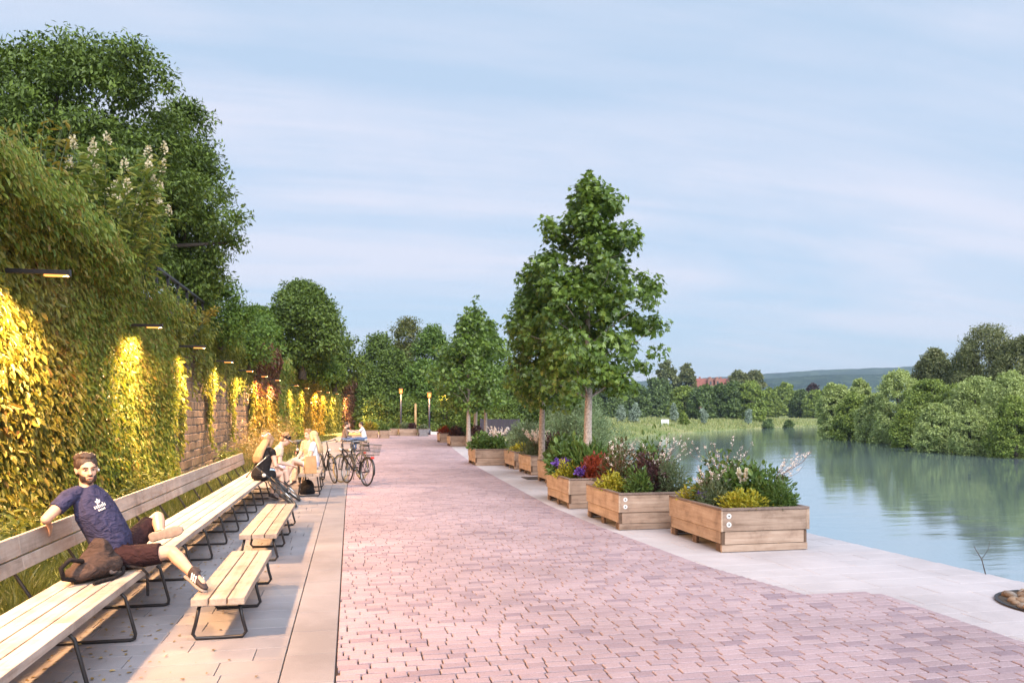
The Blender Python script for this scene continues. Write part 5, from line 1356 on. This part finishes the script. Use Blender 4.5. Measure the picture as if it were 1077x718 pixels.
def long_hair(mat, L=.42, wide=.1): 
    return lambda c, M, root, base: hair_long(c, M, mat, root, base, [c+M@V3((0,-.09,-.12)), c+M@V3((0,-.125,-.24)), c+M@V3((0,-.135,-.24-(L-.24)*.6)), c+M@V3((0,-.12,-L))], L, wide)
def hat(mat, mat2, hairm):
    def f(c, M, root, base):
        hair_short(c, M, hairm, root, base, 7); cap_hat(c, M, root, base, mat, mat2)
    return f
Rz = rad
make_person('woman with very long brown hair and black top, her back turned, behind the leaning bicycle', seated(-1.72,15.75,Rz(-42),lean=.12,nod=-.45), M_SKIN2, C_BLACK, C_BLACK, long_hair(H_BROWN,.50,.12), sleeve=.2, leglen=.55, shoes=M_SHOE)
make_person('person in a black and white cap and light blue shorts bending forward on the bench', seated(-1.74,16.7,Rz(-80),lean=.24,nod=-.5,arms='lap'), M_SKIN2, C_BEIGE, C_SKY, hat(C_BLACK,C_WHITE,H_BROWN), sleeve=.5, leglen=.45, shoes=M_SHOEW)
make_person('person in a pale lilac cap sitting behind the woman with very long hair', seated(-1.90,17.75,Rz(-95),lean=.04), M_SKIN2, C_BEIGE, C_LILAC, hat(C_LILAC,C_LILAC,H_BROWN), sleeve=.5, leglen=1.1)
make_person('blonde woman in white top on a plank bench, bare legs stretched out', seated(-.84,18.35,Rz(82),seat=.47,lean=-.02,legs='out',knee=.44,turn=.3), M_SKIN2, C_WHITE, C_LILAC, long_hair(H_BLOND,.40,.11), sleeve=.5, leglen=.42, shoes=M_SHOEW)
make_person('person in beige top with short grey brown hair beyond the blonde woman', seated(-.95,19.7,Rz(140),seat=.47,lean=.05), M_SKIN2, C_BEIGE, C_BEIGE, up_hair(H_BROWN), sleeve=1.0, leglen=1.1)
make_person('woman with long brown hair and dark vest facing the white shirted man', seated(-.28,36.9,Rz(-100),lean=.08,arms='reach'), M_SKIN2, C_BLACK, C_LILAC, long_hair(H_BROWN,.42,.11), sleeve=.3, leglen=1.1, voxel=.013)
make_person('dark haired person in grey brown top and jeans beside the woman in the dark vest', seated(-.30,35.9,Rz(-80),lean=.05), M_SKIN2, C_GREYB, C_JEANS, up_hair(H_DARK), sleeve=1.0, leglen=1.1, voxel=.013)
make_person('man in white T-shirt sitting at the edge of the path and reaching forward', seated(.62,36.8,Rz(85),lean=.08,arms='reach'), M_SKIN2, C_WHITE, C_JEANS, up_hair(H_DARK), sleeve=.5, leglen=1.1, voxel=.013)
stool('far plank bench under the white shirted man', .42, .84, 35.9, 37.7, .45, 3, 5)

# ================================================================ bags
C_BAG = cloth('brown_canvas', (.050, .034, .030), .7, .3); C_BAGG = cloth('grey_canvas_patch', (.26, .22, .21), .5, .2); C_STRAP = cloth('black_webbing', (.014, .012, .013))
bag = thing('backpack', 'crumpled brown canvas backpack with grey patch lying beside the seated man', 'backpack', (-1.97, 6.66, .452), rad(-8)); bag.scale = (1.12, 1.2, 1.15)
mb = MB()
mb.ell((0,0,.085), (.135,.20,.082)); mb.ell((.02,.05,.075), (.14,.15,.073)); mb.ell((-.02,-.10,.065), (.12,.13,.063)); mb.ell((-.01,.04,.15), (.10,.14,.05), Matrix.Rotation(.35, 3, 'X'))
mb.loft([[(-.10,.02,.12),(.09,.02,.12),(.10,.18,.10),(-.10,.18,.10)],[(-.06,.03,.225),(.05,.03,.225),(.05,.10,.22),(-.06,.10,.22)],[(-.03,.045,.262),(.025,.045,.262),(.025,.075,.262),(-.03,.075,.262)]])
bgm = blend_mesh(mb, .008, 5, 'bag_body')
co_ = np.zeros(len(bgm.vertices)*3); bgm.vertices.foreach_get('co', co_); co_ = co_.reshape(-1, 3)
co_ += (np.sin(co_[:, [1]]*38+co_[:, [2]]*22)*.006 + np.sin(co_[:, [0]]*47-co_[:, [2]]*31)*.004)*np.array([.6,.2,1]); co_[:, 2] = np.maximum(co_[:, 2], .003)
bgm.vertices.foreach_set('co', co_.ravel()); bgm.update()
mobj('bag_body', bgm, C_BAG, bag)
mb = MB(); mb.ell((.112,.05,.068), (.034,.10,.050)); mb.ell((.095,.08,.10), (.03,.07,.03))
mobj('front_pocket', blend_mesh(mb, .007, 3, 'front_pocket'), C_BAGG, bag)
MB().tube([(-.02,-.20,.03),(-.06,-.285,.06),(-.07,-.30,.13),(-.04,-.25,.175),(0,-.17,.15)], .016, 8, round_cap=True).build('shoulder_strap', C_STRAP, bag, True)
MB().tube([(.10,-.21,.012),(.15,-.05,.010),(.16,.08,.02),(.14,.12,.05)], .012, 8, round_cap=True).build('edge_strap', C_STRAP, bag, True)
MB().tube([(.13,.20,.04),(.225,.225,.02),(.262,.23,-.02),(.266,.23,-.17)], .0105, 8, round_cap=True).build('hanging_strap', C_STRAP, bag, True)
M_KRAFT = plain('kraft_paper', (.42, .24, .11), .8, var=.15, vscale=12, bmp=.3)
pb = thing('paper_bag', 'upright brown paper bag on the front end of the seat high plank bench', 'paper bag', (-.84, 17.02, .4715), rad(12))
MB().loft([[(-.12,-.075,0),(.12,-.075,0),(.12,.075,0),(-.12,.075,0)],[(-.125,-.07,.2),(.125,-.08,.2),(.12,.07,.2),(-.12,.08,.2)],[(-.11,-.05,.36),(.11,-.055,.375),(.11,.045,.37),(-.11,.05,.355)]]).build('paper_sack', M_KRAFT, pb, bevel=.006)
MB().tube([(-.05,-.058,.36),(-.04,-.06,.43),(.04,-.06,.43),(.05,-.058,.36)], .005, 6).build('handle', M_KRAFT, pb)
bk = thing('backpack', 'black backpack standing on the paving under the seat high plank bench', 'backpack', (-.92, 17.35, 0), rad(10))
mb = MB(); mb.ell((0,0,.16), (.15,.11,.16)); mb.ell((0,-.08,.11), (.11,.07,.10)); mb.tube([(-.1,.0,.05),(.1,0,.05)], [.07,.07], 10, round_cap=True)
bm2 = blend_mesh(mb, .01, 4, 'bag_body'); bm2.vertices.foreach_get('co', (cz := np.zeros(len(bm2.vertices)*3))); cz = cz.reshape(-1,3); cz[:,2] = np.maximum(cz[:,2], .003); bm2.vertices.foreach_set('co', cz.ravel())
mobj('bag_body', bm2, C_BLACK, bk)
MB().tube([(-.03,.02,.31),(-.02,.02,.355),(.02,.02,.355),(.03,.02,.31)], .008, 8, round_cap=True).build('handle', C_STRAP, bk, True)

# ================================================================ bicycles
M_FRAME = plain('dark_bike_paint', (.02, .022, .026), .35, .3, var=.1)
M_CHROME = plain('chrome', (.22, .22, .22), .28, .95, var=.1)
M_RED = plain('red_reflector', (.55, .03, .02), .3, var=.05)
M_TAN = plain('tan_tyre', (.44, .29, .12), .7, var=.15)
M_LAMPG = plain('lamp_glass', (.6, .6, .58), .2, var=.05)
M_WIRE = plain('wire_basket', (.16, .155, .15), .5, .5)
WR = .345
def bicycle(label, tyre=M_RUBBER, basket=False, group='bicycles parked beside the benches'):
    """wheels in the y-z plane, heading +y, rear wheel standing at the origin"""
    t = thing('bicycle', label, 'bicycle', (0,0,0), 0, group); FW = 1.06
    for y in (0, FW):
        w = MB(); w.torus((0,0,0), WR-.036, .010, 'x', 40, 6, 1.2)
        w.tube([(-.045,0,0),(.045,0,0)], .022, 10)
        for k in range(20):
            a = 2*math.pi*k/20; sx = .028 if k % 2 else -.028; a2 = a+(.35 if (k//2) % 2 else -.35)
            w.tube([(sx, .02*math.cos(a2), .02*math.sin(a2)), (0, (WR-.04)*math.cos(a), (WR-.04)*math.sin(a))], .0018, 3, cap=False)
        wo = w.build('wheel', M_CHROME, t); wo.location = (0, y, WR)
        MB().torus((0,0,0), WR-.019, .019, 'x', 44, 8).build('tyre', tyre, wo, True)
        f = MB(); n = 14; a0, a1 = (rad(-15), rad(190)) if y == 0 else (rad(25), rad(185))
        for s in range(n):
            pass
        rg = [[(sx*.026, (WR+.022+dz)*math.cos(a0+(a1-a0)*s/n), (WR+.022+dz)*math.sin(a0+(a1-a0)*s/n)) for sx, dz in ((-1,-.008),(0,.004),(1,-.008),(1,-.011),(0,.001),(-1,-.011))] for s in range(n+1)]
        fo = f.loft(rg).build('mudguard', M_FRAME, t, True); fo.location = (0, y, WR)
    BB = V3((0,.44,.29)); ST = V3((0,.30,.80)); HT = V3((0,.87,.90)); HB = V3((0,.90,.74)); RA = V3((0,0,WR)); FA = V3((0,FW,WR))
    fr = MB()
    fr.tube([BB, ST], .016, 10); fr.tube([HB+V3((0,-.005,.0)), lerp(BB, HB, .45)+V3((0,-.02,-.05)), BB], .020, 10); fr.tube([HT-V3((0,0,.05)), lerp(BB, ST, .45)], .016, 10); fr.tube([HB-V3((0,-.006,.03)), HT+V3((0,-.004,.02))], .020, 10)
    for s in (1,-1):
        fr.tube([RA+V3((s*.055,0,0)), BB+V3((s*.03,-.05,0)), BB], .009, 8); fr.tube([RA+V3((s*.055,0,0)), lerp(BB, ST, .72)+V3((s*.02,0,0))], .008, 8)
        fr.tube([HB+V3((s*.045,.005,-.02)), FA+V3((s*.052,-.03,.12)), FA+V3((s*.052,0,0))], [.013,.011,.009], 8)
    fr.tube([HB+V3((-.05,.005,-.02)), HB+V3((.05,.005,-.02))], .014, 8)
    fr.build('frame', M_FRAME, t, True)
    MB().tube([ST, ST+V3((0,-.045,.15))], .0135, 10).build('seat_post', M_CHROME, t, True)
    sd_ = MB(); sd_.loft([oring(V3((0,-.0+y-.05+ST.y-.02,ST.z+.165+z)), V3((1,0,0)), V3((0,0,1)), w, h, 12) for y, w, h, z in ((-.15,.05,.02,.01),(-.12,.085,.032,.008),(-.04,.075,.03,.0),(.06,.03,.022,.0),(.13,.02,.017,-.004),(.145,.01,.01,-.006))])
    sd_.build('saddle', M_RUBBER, t, True)
    hb = MB(); hb.tube([HT, HT+V3((0,-.02,.12)), HT+V3((0,.03,.15))], [.014,.013,.013], 8); hb.tube([(-.28,.66,1.04),(-.24,.80,1.045),(-.10,.89,1.05),(.10,.89,1.05),(.24,.80,1.045),(.28,.66,1.04)], .0115, 8)
    ho = hb.build('handlebar', M_CHROME, t, True)
    for s in (1,-1): MB().tube([(s*.282,.655,1.04),(s*.262,.735,1.042)], .0175, 8, round_cap=True).build('grip', M_RUBBER, ho, True); MB().tube([(s*.25,.76,1.06),(s*.25,.70,1.075)], .006, 6).build('brake_lever', M_CHROME, ho)
    MB().tube([(0,.95,.83),(0,1.01,.83)], [.02,.036], 12).build('headlight', M_LAMPG, t, True)
    cr = MB().torus(BB+V3((.05,0,0)), .085, .006, 'x', 26, 6); cr.tube([BB+V3((-.075,0,0)), BB+V3((.075,0,0))], .015, 8)
    cr.tube([BB+V3((.075,0,0)), BB+V3((.08,.09,-.145))], .009, 6); cr.tube([BB+V3((-.075,0,0)), BB+V3((-.08,-.09,.145))], .009, 6)
    for k in range(5): a = k*1.2566; cr.tube([BB+V3((.05,0,0)), BB+V3((.05,.085*math.cos(a), .085*math.sin(a)))], .006, 5)
    co2 = cr.build('crank', M_CHROME, t, True)
    for s in (1,-1): MB().box(s*.085 if s > 0 else -.175, .175 if s > 0 else -.085, BB.y+s*.09-.04, BB.y+s*.09+.04, BB.z-s*.145-.012, BB.z-s*.145+.012).build('pedal', M_RUBBER, co2)
    ch = MB(); ch.tube([RA+V3((.05,0,.04)), BB+V3((.05,0,.086))], .005, 5); ch.tube([RA+V3((.05,0,-.04)), BB+V3((.05,0,-.086))], .005, 5); ch.build('chain', M_LEG, t)
    rk = MB()
    for s in (1,-1): rk.tube([(s*.06,.24,.745),(s*.06,-.20,.735)], .006, 6); rk.tube([(s*.06,-.08,.737),(s*.062,0,WR)], .005, 6)
    for yy in (.2,.05,-.1,-.2): rk.tube([(-.06,yy,.74),(.06,yy,.74)], .005, 6)
    rk.build('rear_rack', M_LEG, t, True)
    MB().box(-.04,.04,-.245,-.215,.66,.71).build('taillight', M_RED, t, bevel=.006)
    MB().tube([(.03,.30,.28),(.13,.24,.02)], .008, 6).build('kickstand', M_LEG, t, True)
    if basket:
        x0, x1, y0, y1, z0, z1 = -.19,.19,-.28,.14,.75,1.0; k = MB(); e = .03
        for zz, g in ((z0,.03),(z0+.08,.02),(z0+.16,.01),(z1,0)): k.tube([(x0+g,y0+g,zz),(x1-g,y0+g,zz),(x1-g,y1-g,zz),(x0+g,y1-g,zz),(x0+g,y0+g,zz)], .0055 if zz != z1 else .010, 5)
        for i in range(13):
            u = i/12
            for (xa_, ya_) in ((x0+(x1-x0)*u, y0), (x0+(x1-x0)*u, y1), (x0, y0+(y1-y0)*u), (x1, y0+(y1-y0)*u)):
                xm = (x0+x1)/2; ym = (y0+y1)/2; k.tube([(xm+(xa_-xm)*.88, ym+(ya_-ym)*.88, z0), (xa_, ya_, z1)], .0028, 4, cap=False)
            k.tube([(x0+.03+(x1-x0-.06)*u, y0+.03, z0), (x0+.03+(x1-x0-.06)*u, y1-.03, z0)], .0028, 4, cap=False)
        k.build('basket', M_WIRE, t)
    return t
def park(t, contact, head_deg, lean_deg):
    """stand the rear wheel at contact, heading measured from +y towards -x"""
    t.matrix_basis = Matrix.Translation(V3((*contact, .0))) @ Matrix.Rotation(rad(head_deg), 4, 'Z') @ Matrix.Rotation(rad(lean_deg), 4, 'Y')
b1 = bicycle('black bicycle tipped over against the end of the bench seat by the long haired woman')
park(b1, (-.98, 16.0), 180, 45); b1.location.z = .012
b2 = copy_tree(b1); b2['label'] = 'black bicycle leaning beside the blonde woman, seen end on'; park(b2, (-.72, 20.9), 198, 8)
b3 = bicycle('bicycle with light tan tyres behind the one with the basket', tyre=M_TAN); park(b3, (.30, 21.0), 150, 5)
b4 = bicycle('dark bicycle with a wire basket on its rear rack at the edge of the setts', basket=True); park(b4, (.36, 18.95), 26, 4)
b5 = copy_tree(b1); b5['label'] = 'dark bicycle mostly hidden behind the people on the plank bench'; park(b5, (-1.35, 21.2), 185, 3)

# ================================================================ fallen leaves and grit on the paving
rng = np.random.default_rng(77); n = 1500
y = rng.uniform(4, 22, n); x = -.45 - rng.random(n)**.45*1.85
k = rng.random(n) < np.clip((-.4-x)/1.3, .12, 1); x, y = x[k], y[k]; n = len(x)
A = rng.normal(size=(n, 3)); A[:, 2] *= .15; N_ = np.stack([rng.normal(size=n)*.2, rng.normal(size=n)*.2, np.ones(n)], 1)
tag(mobj('fallen_leaves', leaf_mesh('fallen_leaves', np.stack([x, y, np.full(n, .008)], 1), A, N_, rng.uniform(.012, .045, n), .55, 'leaf'), foliage('fallen_leaf', [(.16,.10,.03),(.22,.15,.05),(.10,.06,.025)], .1, 3)), kind='stuff')
